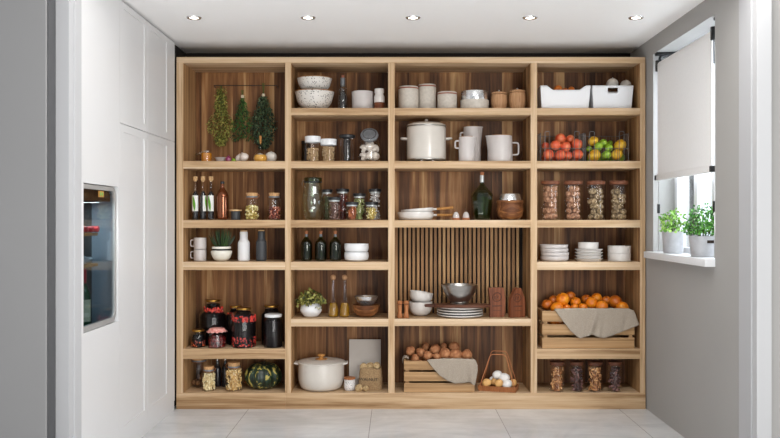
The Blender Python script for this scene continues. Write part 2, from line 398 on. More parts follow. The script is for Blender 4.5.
# ---------------------------------------------------------------- the room
XL, XR, CEIL, YB, YF = -1.50, 1.705, 2.50, .385, -1.52
struct('floor', B(-3.2, 3.2, -6.4, .6, -.1, 0), 'floor')
struct('ceiling', B(-1.9, 2.1, -1.75, .6, CEIL, CEIL+.1), 'ceiling')
struct('wall_back', B(-2.2, 2.2, YB, YB+.12, 0, CEIL), 'wall_gap_shade')
struct('wall_left', B(-2.25, -2.12, -1.75, YB, 0, CEIL), 'wall_grey')
struct('wall_left_return', B(-2.12, XL-.03, -.02, YB, 0, CEIL), 'wall_gap_shade')
# right wall with the window opening
WY0, WY1, WZ0, WZ1, WT = -1.20, -.145, 1.04, 2.386, .24
bm = bmesh.new()
for a in ((YF, WY0, 0, CEIL), (WY1, YB, 0, CEIL), (WY0, WY1, 0, WZ0), (WY0, WY1, WZ1, CEIL)):
    box(bm, XR, XR+WT, a[0], a[1], a[2], a[3])
bmesh.ops.remove_doubles(bm, verts=bm.verts, dist=1e-5)
struct('wall_right', bm, 'wall_grey')
# the doorway the room is seen through: walls of the near room and moulded casings
struct('wall_front_left', B(-3.2, -1.555, -1.94, -1.70, 0, 3.4, .006), 'wall_grey_dark')
struct('trim_edge', B(-1.575, -1.5495, -1.932, -1.86, 0, 3.4, .001), 'edge_dark')
struct('wall_front_right', B(1.772, 3.2, -1.69, -1.55, 0, 3.4), 'wall_grey')
bm = bmesh.new(); box(bm, -1.552, -1.49, -1.85, -1.70, 0, 3.4, .002); box(bm, -1.496, -1.482, -1.80, -1.72, 0, 3.4, .004)
struct('trim_left', bm, 'trim_shade')
bm = bmesh.new(); box(bm, 1.70, 1.77, -1.64, -1.518, 0, 3.4, .002); box(bm, 1.693, 1.72, -1.675, -1.635, 0, 3.4, .005)
struct('trim_right', bm, 'trim_shade')
struct('trim_front', B(1.701, 1.772, -1.72, -1.66, 0, 3.4, .003), 'trim')
# window
wn = bpy.data.objects.new('window_1', None); COL.objects.link(wn); wn['kind'] = 'structure'; wn.location = (XR+.17, (WY0+WY1)/2, WZ0)
def rel(bm, o):
    bmesh.ops.translate(bm, verts=bm.verts[:], vec=-o.location); return bm
def part(name, bm, mat, root, **k):
    return obj(name, rel(bm, root), mat, root, **k)
bm = bmesh.new(); fx0, fx1 = XR+.14, XR+.20
ys = [WY0, WY0+.055, WY0+.36, WY0+.42, WY0+.64, WY0+.70, WY1-.055, WY1]
box(bm, fx0, fx1, WY0, WY1, WZ0, WZ0+.07, .003); box(bm, fx0, fx1, WY0, WY1, WZ1-.07, WZ1, .003)
for i in (0, 2, 4, 6): box(bm, fx0, fx1, ys[i], ys[i+1], WZ0+.07, WZ1-.07, .003)
part('window_frame', bm, 'pure', wn)
for i in (1, 3, 5):
    part('pane', B(fx0+.025, fx0+.033, ys[i], ys[i+1], WZ0+.07, WZ1-.07), 'window_glass', wn, smooth=False)
bm = B(XR-.055, XR+.14, WY0-.004, WY1+.03, WZ0-.005, WZ0+.037, .004)
part('window_sill', bm, 'pure', wn)

# tall white cabinet run on the left
DX = XL
def shaker(name, root, y0, y1, z0, z1, py0, py1, pz0, pz1):
    """door with a recessed panel; front face at x = DX looking to +x"""
    bm = bmesh.new(); t = .02
    xs = DX-t
    for a in ((y0, y1, z0, pz0), (y0, y1, pz1, z1), (y0, py0, pz0, pz1), (py1, y1, pz0, pz1)):
        box(bm, xs, DX, *a)
    bmesh.ops.remove_doubles(bm, verts=bm.verts, dist=1e-5)
    d = part(name, bm, 'white_paint', root, smooth=False)
    bm = B(xs-.001, DX-.0045, py0-.002, py1+.002, pz0-.002, pz1+.002)
    bmesh.ops.translate(bm, verts=bm.verts[:], vec=-root.location)
    obj('door_panel', bm, 'white_paint', d, smooth=False)
    return d
pc = thing('tall_cabinet', 'tall white cabinet with four recessed panel doors beside the oak shelving', 'cabinet', (-1.8, -.63, 0))
part('body', B(-2.11, DX-.022, -1.128, -.022, 0, 2.485), 'white_paint', pc, smooth=False)
part('plinth', B(DX-.05, DX-.004, -1.128, -.022, 0, .06), 'white_paint', pc, smooth=False)
for (a, b, c, d) in ((-1.128, -.627, -1.07, -.69), (-.623, -.022, -.56, -.215)):
    shaker('door', pc, a, b, .063, 1.812, c, d, .15, 1.77)
    shaker('door', pc, a, b, 1.816, 2.485, c, d, 1.86, 2.45)
# cabinet with the opening for the wine cooler
oy0, oy1, oz0, oz1 = -1.65, -1.155, .74, 1.465
hc = thing('appliance_housing_cabinet', 'plain white tall cabinet housing the wine cooler', 'cabinet', (-1.8, -1.41, 0))
bm = bmesh.new()
for a in ((-1.69, oy0, 0, 2.485), (oy1, -1.131, 0, 2.485), (oy0, oy1, 0, oz0), (oy0, oy1, oz1, 2.485)):
    box(bm, DX-.025, DX, *a)
bmesh.ops.remove_doubles(bm, verts=bm.verts, dist=1e-5)
part('front_panel', bm, 'white_paint', hc, smooth=False)
bm = bmesh.new(); box(bm, -2.11, DX-.025, -1.69, -1.672, 0, 2.485); box(bm, -2.11, DX-.025, -1.149, -1.131, 0, 2.485); box(bm, -2.11, DX-.025, -1.672, -1.149, 2.465, 2.485); box(bm, -2.11, DX-.025, -1.672, -1.149, .70, .72)
part('carcass', bm, 'white_paint', hc, smooth=False)
# wine cooler
wc = thing('wine_cooler', 'built-in wine cooler with tinted glass and chrome frame in the white cabinet', 'wine cooler', (-1.66, -1.40, .722))
cy0, cy1, cz0, cz1, cb = -1.655, -1.178, .735, 1.46, -1.635
bm = bmesh.new()
box(bm, cb-.25, cb, cy0-.006, cy1+.02, cz0-.012, cz1); box(bm, cb, DX-.028, cy0-.006, cy0, cz0, cz1); box(bm, cb, DX-.03, cy0, cy1, cz0-.012, cz0)
part('body', bm, 'cooler_dark', wc, smooth=False)
part('side_wall', B(cb, DX-.03, cy1, cy1+.018, cz0, cz1), 'cooler_steel', wc, smooth=False)
part('control_panel', B(cb, DX-.035, cy0, cy1, cz1-.075, cz1-.005), 'mill_wood', wc, smooth=False)
def rrect(y0, y1, z0, z1, r, n=6, right_only=True):
    pts = [(y0, z0)]
    for k in range(n+1): a = -PI/2+PI/2*k/n; pts.append((y1-r+r*math.cos(a), z0+r+r*math.sin(a)))
    for k in range(n+1): a = PI/2*k/n; pts.append((y1-r+r*math.cos(a), z1-r+r*math.sin(a)))
    pts.append((y0, z1)); return pts
bm = bmesh.new()
o_, i_ = rrect(oy0, cy1+.012, oz0+.004, oz1-.004, .06), rrect(oy0+.01, cy1-.012, oz0+.028, oz1-.026, .045)
n = len(o_); q = [[bm.verts.new((x, y, z)) for y, z in P] for P, x in ((o_, DX-.006), (i_, DX-.006), (i_, DX-.03), (o_, DX-.03))]
for a in range(4):
    for k in range(n): bm.faces.new((q[a][k], q[a][(k+1) % n], q[(a+1) % 4][(k+1) % n], q[(a+1) % 4][k]))
part('door_frame', bm, 'frame_grey', wc)
bm = bmesh.new(); a = [bm.verts.new((DX-.013, y, z)) for y, z in i_]; b = [bm.verts.new((DX-.019, y, z)) for y, z in i_]
bm.faces.new(a); bm.faces.new(b[::-1])
part('glass_door', bm, 'cooler_glass', wc, smooth=False)
bm = bmesh.new(); box(bm, DX-.0125, DX-.0115, -1.42, -1.34, oz1-.062, oz1-.03)
dm = part('display', bm, 'knob_wood', wc, smooth=False)
bm = bmesh.new()
for yy in (-1.395, -1.368):
    box(bm, DX-.0114, DX-.0108, yy, yy+.006, oz1-.058, oz1-.034); box(bm, DX-.0114, DX-.0108, yy+.006, yy+.018, oz1-.048, oz1-.043)
bmesh.ops.translate(bm, verts=bm.verts[:], vec=-wc.location)
obj('digits', bm, 'display', dm, smooth=False)
for z in (1.205, 1.045):
    part('rack', B(cb, DX-.065, cy0, cy1-.10, z, z+.014), 'knob_wood', wc, smooth=False)
def wine(loc, mat, foil, lab, label, lying=False):
    t = thing('wine_bottle', label, 'bottle', loc, 'bottles inside the wine cooler')
    r = .034
    pr = rnd([(0, 0), (r, 0), (r, .18), (.014, .22), (.013, .30), (0, .30)], .02, 3)
    a, b = obj('glass', L(pr, 20), mat, t), obj('foil', L(rnd([(.0145, .23), (.0145, .305), (0, .305)], .003), 16), foil, t)
    if lab: obj('paper_label', L([(r+.0006, .04), (r+.0006, .15)], 20), lab, t)
    return t
wine((-1.575, -1.452, cz0+.001), 'green_bottle', 'red_foil', 'cream_label', 'green wine bottle with red foil standing at the bottom of the cooler')
for k, y in enumerate((-1.56, -1.485, -1.41, -1.335)):
    bm = L(rnd([(0, 0), (.014, 0), (.016, .06), (0, .06)], .004), 14, axis='x')
    t = tag(obj('wine_bottle', bm, 'red_foil', loc=(-1.60, y, 1.24)), '%s red-capped bottle neck on the upper cooler rack, counted from the door edge' % ORD[k], 'bottle', 'bottles inside the wine cooler')
bm = L(rnd([(0, 0), (.022, 0), (.022, .10), (.015, .12), (.015, .16), (0, .16)], .004), 18, axis='x')
o = obj('wine_bottle', bm, 'silver_foil', loc=(-1.60, -1.52, 1.082)); o.rotation_euler = (0, 0, PI/2*.9)
tag(o, 'pale silver bottle lying on the lower cooler rack', 'bottle', 'bottles inside the wine cooler')

cooler_fl = area('cooler_fill', (-1.575, -1.40, cz1-.085), (-1.575, -1.40, 0), .4, .05, 2.5, (.93, .97, 1)); cooler_fl.name = 'cooler_fill'  # lamp added inside the cooler to brighten its side wall

# downlights
first = None
for k, (px, nm) in enumerate(((194, 'leftmost'), (308, 'second from left'), (413, 'middle'), (530, 'second from right'), (636, 'rightmost'))):
    dist = F*(CEIL-H)/(CZ-17.5); loc = ((px-CX)*dist/F, dist-D, CEIL)
    lab = 'round recessed ceiling downlight, %s of the five in the row' % nm
    if first is None:
        t = first = thing('downlight', lab, 'ceiling light', loc, 'recessed downlights in the ceiling')
        obj('trim_ring', L(rnd([(.026, 0), (.026, -.004), (.042, -.006), (.045, 0)], .002), 28), 'chrome', t)
        obj('lens', L([(0, -.003), (.026, -.003), (.026, 0)], 28), 'lens', t)
    else: dup(first, loc, lab)

# ---------------------------------------------------------------- the oak shelving unit
DP = .357
UZ = {k: WZ(k) for k in (57, 63, 108, 161, 220, 262, 319, 349, 393)}
u = thing('shelving_unit', 'large built-in oak shelving unit filling the end wall', 'shelving', (0, DP/2, 0))
X = [WX(v) for v in (176.5, 183, 285.2, 290.8, 388.3, 394.6, 530.8, 537, 640.2, 645.4)]
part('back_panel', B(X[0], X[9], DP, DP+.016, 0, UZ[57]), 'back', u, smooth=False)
part('top_board', B(X[0], X[9], 0, DP, UZ[63], UZ[57], .0015), 'oak_x', u)
for a, b in ((0, 1), (8, 9)): 
    part('side_panel', B(X[a], X[b], 0, DP, .109, UZ[63]), 'oak_z', u, smooth=False)
for a, b in ((2, 3), (4, 5), (6, 7)):
    part('divider', B(X[a], X[b], 0, DP, .109, UZ[63]), 'oak_z', u, smooth=False)
# thin inner linings carry the streaked veneer of the back
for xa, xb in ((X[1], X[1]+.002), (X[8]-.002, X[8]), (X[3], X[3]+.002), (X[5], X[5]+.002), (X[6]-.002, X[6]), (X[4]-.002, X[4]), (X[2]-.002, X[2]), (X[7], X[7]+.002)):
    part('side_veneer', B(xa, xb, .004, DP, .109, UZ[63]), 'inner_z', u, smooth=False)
part('plinth', B(X[0], X[2]+.004, -.004, DP, 0, UZ[393], .001), 'oak_x', u)
part('plinth', B(X[2]+.005, X[9], -.004, DP, 0, UZ[393], .001), 'oak_x', u)
ROWS = {0: ((161, 7.5), (220, 8), (262, 8), (349, 10)), 1: ((108, 7), (161, 7), (220, 7.5), (262, 8), (319, 7.5)),
        2: ((108, 7), (161, 7.3), (220, 7.5), (319, 7)), 3: ((108, 7), (161, 7.3), (220, 7.5), (262, 8), (349, 10))}
for c, (a, b) in enumerate(((1, 2), (3, 4), (5, 6), (7, 8))):
    for y, t in ROWS[c]:
        part('shelf', B(X[a], X[b], .0015, DP, UZ[y]-S(t), UZ[y], .001), 'oak_x', u)
part('slat_backing', B(X[5]+.002, X[6]-.002, DP-.004, DP+.001, UZ[319], UZ[220]-S(7.5)), 'felt', u, smooth=False)
bm = bmesh.new()
x = X[5]+.004
while x < X[6]-.02:
    box(bm, x, x+.0185, DP-.024, DP-.004, UZ[319], UZ[220]-S(7.5)); x += .0312
part('slatted_panel', bm, 'slat', u, smooth=False)

# ---------------------------------------------------------------- generic builders for what stands on the shelves
E = .0006
def at(px, y, Y): return (WX(px, Y), Y, UZ[y]+E)
def hgt(top, y, Y): return WZ(top, Y)-UZ[y]
def filler(name, label, cat, loc, r, h, item, mat, n, seed=1, core=.42, group=None):
    """an uncountable filling: many small pieces heaped in a jar"""
    bm = bmesh.new(); q = random.Random(seed); core = .35 if item[0] == 'stick' else core
    lathe(bm, [(0, .002), (r*core, .002), (r*core, h*.93), (0, h*.95)], 14)
    kind, a, b = item
    for k in range(n):
        an = q.random()*2*PI; rr = r*q.uniform(core*.9, .93) if k < n*.8 else r*q.random()*.8
        z = q.uniform(a, h-a*.4) if k < n*.8 else h-q.random()*a
        if kind != 'ball': rr = min(rr, math.sqrt(max(1e-6, (r*.95)**2-(b/2)**2))-a)
        c = (rr*math.cos(an), rr*math.sin(an), z)
        rot = Euler((q.random()*6, q.random()*6, q.random()*6)).to_matrix()
        lim = r*.97-a*.9; 
        if Vector(c[:2]).length > lim: s = lim/Vector(c[:2]).length; c = (c[0]*s, c[1]*s, c[2])
        if kind == 'ball': ball(bm, c, a, (1, 1, b), rot, u=7, v=5)
        else:
            d = rot @ Vector((0, 0, b/2)); d = Vector((d.x*.6, d.y*.6, d.z)) if kind == 'stick' else d
            cc = Vector(c); 
            rad = Vector(c[:2]).normalized(); tang = Vector((-rad.y, rad.x, 0))*q.uniform(-1, 1)+Vector((0, 0, q.uniform(-1, 1)))
            if kind == 'stick': tang = Vector((-rad.y*q.uniform(-.4, .4), rad.x*q.uniform(-.4, .4), 1))
            tang = tang.normalized()*b/2; z0 = min(max(cc.z, abs(tang.z)+a+.001), max(h, abs(tang.z)+a+.001)); cc.z = z0
            tube(bm, [cc-tang, cc+tang], a, 6)
    o = obj(name, bm, mat, loc=loc, angle=60)
    return tag(o, label, cat, group, 'stuff')
def jar_profile(r, h, neck, shoulder, rnd_r=.006):
    return rnd([(0, 0), (r, 0), (r, h-shoulder), (neck, h-shoulder*.35), (neck, h)], rnd_r, 4)
def jar(label, cat, px, w, top, y, Y, lid, neck=.8, shoulder=.018, g='clear', group=None, lidh=None, name='glass_jar', r=None, ring=None, lidr=None):
    r = r or S(w/2, Y); h = hgt(top, y, Y); t = thing(name, label, cat, at(px, y, Y), group)
    lidh = lidh or min(.03, h*.18); gh = h-lidh*.85
    obj('glass', L(jar_profile(r, gh, r*neck, shoulder)), g, t)
    lr = lidr or r*neck+.002
    if lid == 'cork':
        obj('cork_lid', L(rnd([(0, gh-.004), (lr*.93, gh-.004), (lr*1.02, h-.002), (lr*.98, h), (0, h)], .003)), 'cork', t)
        obj('collar', L(rnd([(r*neck+.0005, gh-.012), (r*neck+.003, gh-.010), (r*neck+.003, gh-.002), (r*neck+.0005, gh)], .001)), 'lid_grey', t)
        if ring:
            obj('wire_loop', T([(ring*(r*neck+.001+.013*math.sin(PI*k/9)), -.012, gh-.014+.032*k/9) for k in range(10)], .0016, 6), 'copper_wire', t)
            obj('wire_collar', T([((r*neck+.0035)*math.cos(2*PI*k/24), (r*neck+.0035)*math.sin(2*PI*k/24), gh-.014) for k in range(24)], .0014, 6, True), 'copper_wire', t)
    else:
        mat = lid
        obj('lid', L(rnd([(lr-.001, gh-.004), (lr, h-lidh), (lr+.001, h-.002), (lr-.003, h), (0, h)], .002, 3)), mat, t)
    return t, r, h
def put_fill(label, name, px, y, Y, r, h, item, mat, n, seed=1, cat='food', group=None):
    l = at(px, y, Y); return filler(name, label, cat, (l[0], l[1], l[2]+.002), r-.0015, h, item, mat, n, seed, group=group)
def leafy(bm, pts, l, wd, q, droop=.4, up=0):
    for p in pts:
        d = Vector((q.gauss(0, 1), q.gauss(0, 1), q.gauss(up, .7)-droop)).normalized()*l*q.uniform(.7, 1.25)
        s = d.cross(Vector((q.gauss(0, 1), q.gauss(0, 1), q.gauss(0, 1)))).normalized()*wd*q.uniform(.8, 1.2)
        nn = d.cross(s).normalized()*wd*.35; p = Vector(p)
        a, b, c, e = bm.verts.new(p), bm.verts.new(p+d*.5+s+nn), bm.verts.new(p+d), bm.verts.new(p+d*.5-s+nn)
        m_ = bm.verts.new(p+d*.5)
        bm.faces.new((a, b, m_)); bm.faces.new((b, c, m_)); bm.faces.new((c, e, m_)); bm.faces.new((e, a, m_))

# ================================================================ column 1, row 1
rl = thing('hanging_rail', 'thin black metal rail fixed to the back board above the drying herbs', 'rail', (WX(244, .3), DP, WZ(85.5, .31)))
x0, x1, zz = WX(214, .31), WX(277, .31), WZ(85.5, .31)
part('bar', T(rnd([(x0, DP-.001, zz-.008), (x0, .31, zz-.002), (x0+.006, .31, zz), (x1-.006, .31, zz), (x1, .31, zz-.002), (x1, DP-.001, zz-.008)], .008), .0028), 'black', rl)
def bunch(label, px, top, bot, wpx, Y, mat, stemh, seed, n, l, wd, prof, tie=True):
    q = random.Random(seed); x = WX(px, Y); zt = WZ(top, Y); zb = WZ(bot, Y); H_ = zt-zb; R_ = S(wpx/2, Y)
    t = thing('herb_bunch', label, 'herbs', (x, Y, zt), 'herb bunches hanging from the rail')
    bm = bmesh.new()
    for k in range(9):
        a = q.random()*6.28; tube(bm, [(.006*math.cos(a)*1.5, .004*math.sin(a), .0), (.003*math.cos(a), .003*math.sin(a), -stemh), (R_*.5*math.cos(a), R_*.3*math.sin(a), -H_*.6)], .0012, 5)
    obj('stems', bm, 'stem_green', t)
    if tie: obj('tie', L(rnd([(.0, -stemh-.012), (.0105, -stemh-.012), (.0115, -stemh), (.010, -stemh+.009), (0, -stemh+.009)], .003), 12), 'twine', t)
    pts = []
    for k in range(n):
        s = q.random()**.85; rr = R_*prof(s)*math.sqrt(q.random())*1.0; a = q.random()*2*PI
        pts.append((rr*math.cos(a), min(rr*math.sin(a)*.7, DP-Y-.012), -stemh*(1 if tie else .2)-.008-s*(H_-stemh*(1 if tie else .2)-l*.6)))
    bm = bmesh.new(); leafy(bm, pts, l, wd, q, 1.0); tag(obj('foliage', bm, mat, t, smooth=False), kind='stuff')
bunch('olive green bunch of dried herbs hanging at the left end of the rail', 221, 86, 145.5, 33, .285, 'olive_leaf', .03, 1, 1500, .019, .0042, lambda s: .32+.15*s if s < .42 else (.38+(s-.42)*2.8 if s < .62 else (1-(s-.62)*2.05)), False)
bunch('narrow dark green herb bunch hanging in the middle of the rail', 242.5, 90, 141, 22, .285, 'dark_leaf', .045, 2, 620, .034, .0034, lambda s: .12+.9*min(1, s*1.5))
bunch('wide grey green herb bunch hanging at the right end of the rail', 263.5, 83, 148, 27, .29, 'grey_leaf', .085, 3, 2100, .018, .005, lambda s: .25+1.1*min(.68, s*1.4) if s < .75 else .95-(s-.75)*2.6)
Y = .11
t, r, h = jar('small clip-top jar of amber honey with its glass lid swung open', 'jar', 206.5, 11, 151.5, 161, Y, 'clear', .92, .006, lidh=.004, name='honey_jar')
l = at(206.5, 161, Y)
tag(obj('honey', L(rnd([(0, 0), (r-.002, 0), (r-.002, h*.82), (0, h*.82)], .004)), 'honey', loc=(l[0], l[1], l[2]+.002)), 'amber honey filling the small clip-top jar', 'honey', kind='stuff')
obj('open_lid', L(rnd([(0, 0), (r, 0), (r, .006), (0, .006)], .002)), 'clear_g', t, loc=(-.045, .0, h-.012), rot=(0, PI*.42+PI/2, 0))
obj('wire_clip', T([(-.03, -.02, h-.012), (-.018, -.03, h-.004), (.0, -.036, h-.001), (.02, -.03, h-.0)], .0014, 6), 'chrome', t)
r = S(6.5, .12); tag(obj('shallow_bowl', L(rnd([(0, 0), (r*.5, 0), (r, S(5)), (r-.003, S(5)), (r*.48, .003), (0, .003)], .006)), 'ceramic_lilac', loc=at(221, 161, .15)), 'small shallow pale bowl lying behind the red onion under the olive herbs', 'bowl')
def onion(name, lab, px, wpx, hpx, Y, mat, tip=.35, grp=None, tilt=0, y=161):
    r = S(wpx/2, Y); hh = S(hpx, Y)
    pr = [(0, .0), (r*.45, .001), (r*.85, hh*.16), (r, hh*.38), (r*.86, hh*.62), (r*.4, hh*.82), (r*.16, hh*.93), (r*.12, hh), (0, hh)]
    o = obj(name, L(rnd(pr, r*.3, 3), 20, rib=.05 if 'garlic' in name else 0, nrib=9), mat, loc=at(px, y, Y)); 
    if tilt: o.rotation_euler = (0, tilt, 0); o.location.z += r*abs(math.sin(tilt))*.62
    return tag(o, lab, 'garlic' if 'garlic' in name else 'onion', grp)
onion('red_onion', 'small purple red onion lying under the hanging herbs', 228.5, 6.5, 6.5, .10, 'onion_red')
tag(obj('lime_piece', (lambda b: (ball(b, (0, 0, .013), .013, (1.2, .9, 1), u=12, v=8), b)[1])(bmesh.new()), 'lime', loc=at(233.5, 161, .12)), 'small green lime between the red onion and the garlic', 'lime')
onion('garlic_bulb', 'smaller white garlic bulb next to the lime, standing upright', 238, 7, 8.5, .12, 'garlic', tilt=.25)
onion('garlic_bulb', 'larger white garlic bulb with a brown root end facing forward', 246, 9.5, 9, .09, 'garlic', tilt=-.5)
# oil flask
Y = .10; r = S(7.5, Y); h = hgt(143, 161, Y)
t = thing('oil_flask', 'round glass flask of golden oil with a thin neck and tall cork', 'bottle', at(260.5, 161, Y))
obj('glass', L(rnd([(0, 0), (r*.8, 0), (r, r*.45), (r*.75, r*1.1), (.006, r*1.55), (.004, h), (0, h)], .01, 4)), 'clear', t)
obj('cork_stopper', L(rnd([(0, h-.008), (.0042, h-.008), (.008, h+.01), (.0085, h+.05), (0, h+.05)], .002)), 'knob_wood', t)
l = at(260.5, 161, Y); tag(obj('oil', L(rnd([(0, .002), (r*.76, .002), (r*.93, r*.45), (r*.78, r*.95), (0, r*1.0)], .008, 3)), 'oil_pale', loc=l), 'golden oil inside the round corked flask', 'oil', kind='stuff')
for px, rr_, Yo, lab in ((271, 5.8, .15, 'large round white onion right of the oil flask'), (260, 5.2, .21, 'round white onion half hidden behind the oil flask')):
    bm = bmesh.new(); r = S(rr_, Yo); ball(bm, (0, 0, r*.93), r, (1, 1, .93), u=22, v=16); tube(bm, [(0, 0, r*1.8), (.002, 0, r*1.95)], .003, 6)
    tag(obj('white_onion', bm, 'onion_white', loc=at(px, 161, Yo)), lab, 'onion', 'white onions by the oil flask')

# ================================================================ column 1, row 2
def slim(px, lab, rot):
    Y = .11; r = S(3.2, Y); h = hgt(176.5, 220, Y); t = thing('vinegar_bottle', lab, 'bottle', at(px, 220, Y), 'slim corked bottles', rot)
    obj('glass', L(rnd([(0, 0), (r, 0), (r, h*.60), (.0095, h*.70), (.0095, h*.93), (0, h*.93)], .01, 4), 20), 'clear', t)
    obj('cork_stopper', L(rnd([(0, h*.88), (.009, h*.88), (.009, h*.9), (.0155, h*.915), (.0155, h), (0, h)], .002), 16), 'pale_wood', t)
    obj('vinegar', L(rnd([(0, .003), (r-.002, .003), (r-.002, h*.58), (.008, h*.66), (0, h*.66)], .004), 18), 'dark_liquid', t)
    lb = obj('paper_label', L([(r+.0005, h*.20), (r+.0005, h*.56)], 14, a0=-PI*.92, a1=-PI*.08), 'paper', t)
    bm = bmesh.new(); n = 9; rows = []
    for k in range(n+1):
        s = k/n; a = -PI*.66+.62*s; z = h*(.56-.36*s); wd = .40*math.sin(PI*s)+.03
        rows.append([bm.verts.new(((r+.0012)*math.cos(a+d), (r+.0012)*math.sin(a+d), z)) for d in (-wd, 0, wd)])
    for A, C in zip(rows, rows[1:]):
        for j in (0, 1): bm.faces.new((A[j], A[j+1], C[j+1], C[j]))
    obj('leaf_print', bm, 'leaf_print', lb)
    return t
slim(195.3, 'slim corked bottle with green leaf label, left of the three', 0)
slim(203, 'slim corked bottle with its leaf label turned away, middle of the three', 1.5)
slim(211, 'slim corked bottle with green leaf label, beside the copper bottle', -.12)
Y = .12; r = S(6.2, Y); h = hgt(181.5, 220, Y)
t = thing('copper_bottle', 'glossy copper brown bottle with a short black-capped neck', 'bottle', at(222.5, 220, Y))
obj('body', L(rnd([(0, 0), (r, 0), (r, h*.66), (.013, h*.84), (.012, h*.95), (0, h*.95)], .02, 6), 32), 'amber_glass', t)
obj('cap', L(rnd([(.0125, h*.94), (.0145, h*.94), (.0145, h), (0, h)], .002), 20), 'lid_black', t)
Y = .12; r = S(4.5, Y); h = hgt(209.5, 220, Y)
t = thing('lidded_pot', 'small charcoal pot with a flat pale wooden lid', 'pot', at(235.7, 220, Y))
obj('body', L(rnd([(0, 0), (r, 0), (r, h-.012), (0, h-.012)], .004)), 'charcoal', t)
obj('wooden_lid', L(rnd([(0, h-.012), (r*1.35, h-.012), (r*1.35, h-.002), (0, h)], .003)), 'pale_wood', t)
Y = .11
t, r, h = jar('corked glass jar of yellow pulses with a copper wire loop', 'jar', 252, 14.6, 193, 220, Y, 'cork', .74, .022, ring=1, lidh=.026)
put_fill('yellow pulses heaped in the corked jar with wire loop', 'dried_pulses', 252, 220, Y, r, h*.52, ('ball', .0082, .8), 'chickpea', 120, 3)
t, r, h = jar('corked glass jar half full of red brown beans near the divider', 'jar', 274.2, 14, 193, 220, Y, 'cork', .72, .022, lidh=.026)
put_fill('red brown beans in the corked jar near the divider', 'dried_beans', 274.2, 220, Y, r, h*.46, ('ball', .0082, .8), 'redbean', 80, 4)

# ================================================================ column 1, row 3
def mug(lab, z0, rz):
    Y = .13; r = S(6.2, Y); h = S(11.6, Y); l = at(200, 262, Y); t = thing('mug', lab, 'mug', (l[0], l[1], l[2]+z0), 'stacked mugs', rz)
    obj('cup', L(rnd([(0, 0), (r*.9, 0), (r, .006), (r, h), (r-.004, h), (r-.006, .006), (0, .005)], .003)), 'ceramic_lilac', t)
    obj('handle', T(rnd([(-r+.002, 0, h*.25), (-r-.022, 0, h*.25), (-r-.022, 0, h*.8), (-r+.002, 0, h*.8)], .016, 5), .0042, 8), 'ceramic_lilac', t)
    return h
h = mug('lower of two stacked pale grey mugs', 0, 0); mug('upper of two stacked pale grey mugs', h+.001, 0)
Y = .13; l = at(221.5, 262, Y); r = S(10.5, Y)
t = thing('potted_succulent', 'spiky green plant in a round white pot with dark band', 'potted plant', l)
ph = hgt(246.5, 262, Y)
obj('pot', L(rnd([(0, 0), (r*.5, 0), (r*.82, ph*.2), (r*.98, ph*.5), (r, ph*.7), (r*.84, ph*.74), (r*.84, ph*.7), (0, ph*.7)], .014, 4)), 'bone', t)
obj('band', L([(r*.84, ph*.70), (r*.85, ph*.86), (0, ph*.86)], 28), 'black', t)
obj('rim', L(rnd([(r*.85, ph*.84), (r*.92, ph*.86), (r*.88, ph), (r*.8, ph), (r*.8, ph*.9), (0, ph*.9)], .003)), 'bone', t)
bm = bmesh.new(); q = random.Random(5)
for k in range(60):
    a = q.random()*6.28; s = q.random(); tip = Vector((math.cos(a)*r*(.2+1.15*s), math.sin(a)*r*(.2+.8*s), ph+S(20-8*s*s)*q.uniform(.75, 1)))
    b0 = Vector((math.cos(a)*r*.5*s, math.sin(a)*r*.5*s, ph*.9)); mid = (b0+tip)/2+Vector((math.cos(a), math.sin(a), 0))*.006
    tube(bm, [b0, mid, tip], .0055, 5, taper=.15)
obj('leaves', bm, 'grass_leaf', t)
for px, w, top, mat, lab in ((243.8, 11.8, 230.5, 'pure', 'tall white bottle-shaped grinder with pale cap'), (261.4, 10.6, 230, 'charcoal', 'tall charcoal bottle-shaped grinder with pale cap')):
    Y = .13; r = S(w/2, Y); h = hgt(top, 262, Y); t = thing('bottle_grinder', lab, 'grinder', at(px, 262, Y), 'bottle-shaped grinders')
    obj('body', L(rnd([(0, 0), (r, 0), (r, h*.62), (r*.66, h*.70), (r*.68, h*.97), (0, h*.97)], .012, 5), 30), mat, t)
    obj('cap', L(rnd([(0, h*.965), (r*.6, h*.965), (r*.6, h), (0, h)], .002)), 'pale_wood', t)

# ================================================================ column 1, row 4 : preserves
def preserve_jar(lab, px, w, top, Y, neck, g, lidmat, y=349, shoulder=.04, grp='jars of preserves', lidh=.012, cont='preserve', fill=.8):
    t, r, h = jar(lab, 'jar', px, w, top, y, Y, lidmat, neck, shoulder, g, grp, lidh)
    l = at(px, y, Y)
    o = obj('preserve', L(jar_profile(r-.003, (h-lidh)*(.93 if y == 349 and shoulder > .03 else fill), (r-.004)*neck, shoulder*.95), 24), cont, loc=(l[0], l[1], l[2]+.002))
    tag(o, 'dark preserve filling the ' + lab, 'preserve', kind='stuff')
    return r, h
def berries(lab, px, Y, r, z0, z1, mat, n, seed, y=349):
    bm = bmesh.new(); q = random.Random(seed); l = at(px, y, Y)
    for k in range(n):
        a = q.random()*6.28; z = q.uniform(z0, z1); ball(bm, (r*math.cos(a), r*math.sin(a), z), .0062, u=8, v=6)
    o = obj('berries', bm, mat, loc=l); tag(o, lab, 'berries', kind='stuff')
r, h = preserve_jar('big dark jar of berries standing behind at the left', 213, 27, 299.5, .235, .52, 'clear', 'gold', shoulder=.09, fill=.72)
berries('red berries floating at the shoulder of the big back jar', 213.5, .235, r*.66, h*.72, h*.83, 'berry', 130, 1)
r, h = preserve_jar('small jar with a brass lid at the far left', 198.3, 14.5, 329.3, .09, .82, 'clear', 'gold', shoulder=.02, fill=.72)
berries('orange red fruit pieces in the small brass-lidded jar', 198.3, .09, r-.0065, .008, h*.38, 'orange_bits', 46, 2)
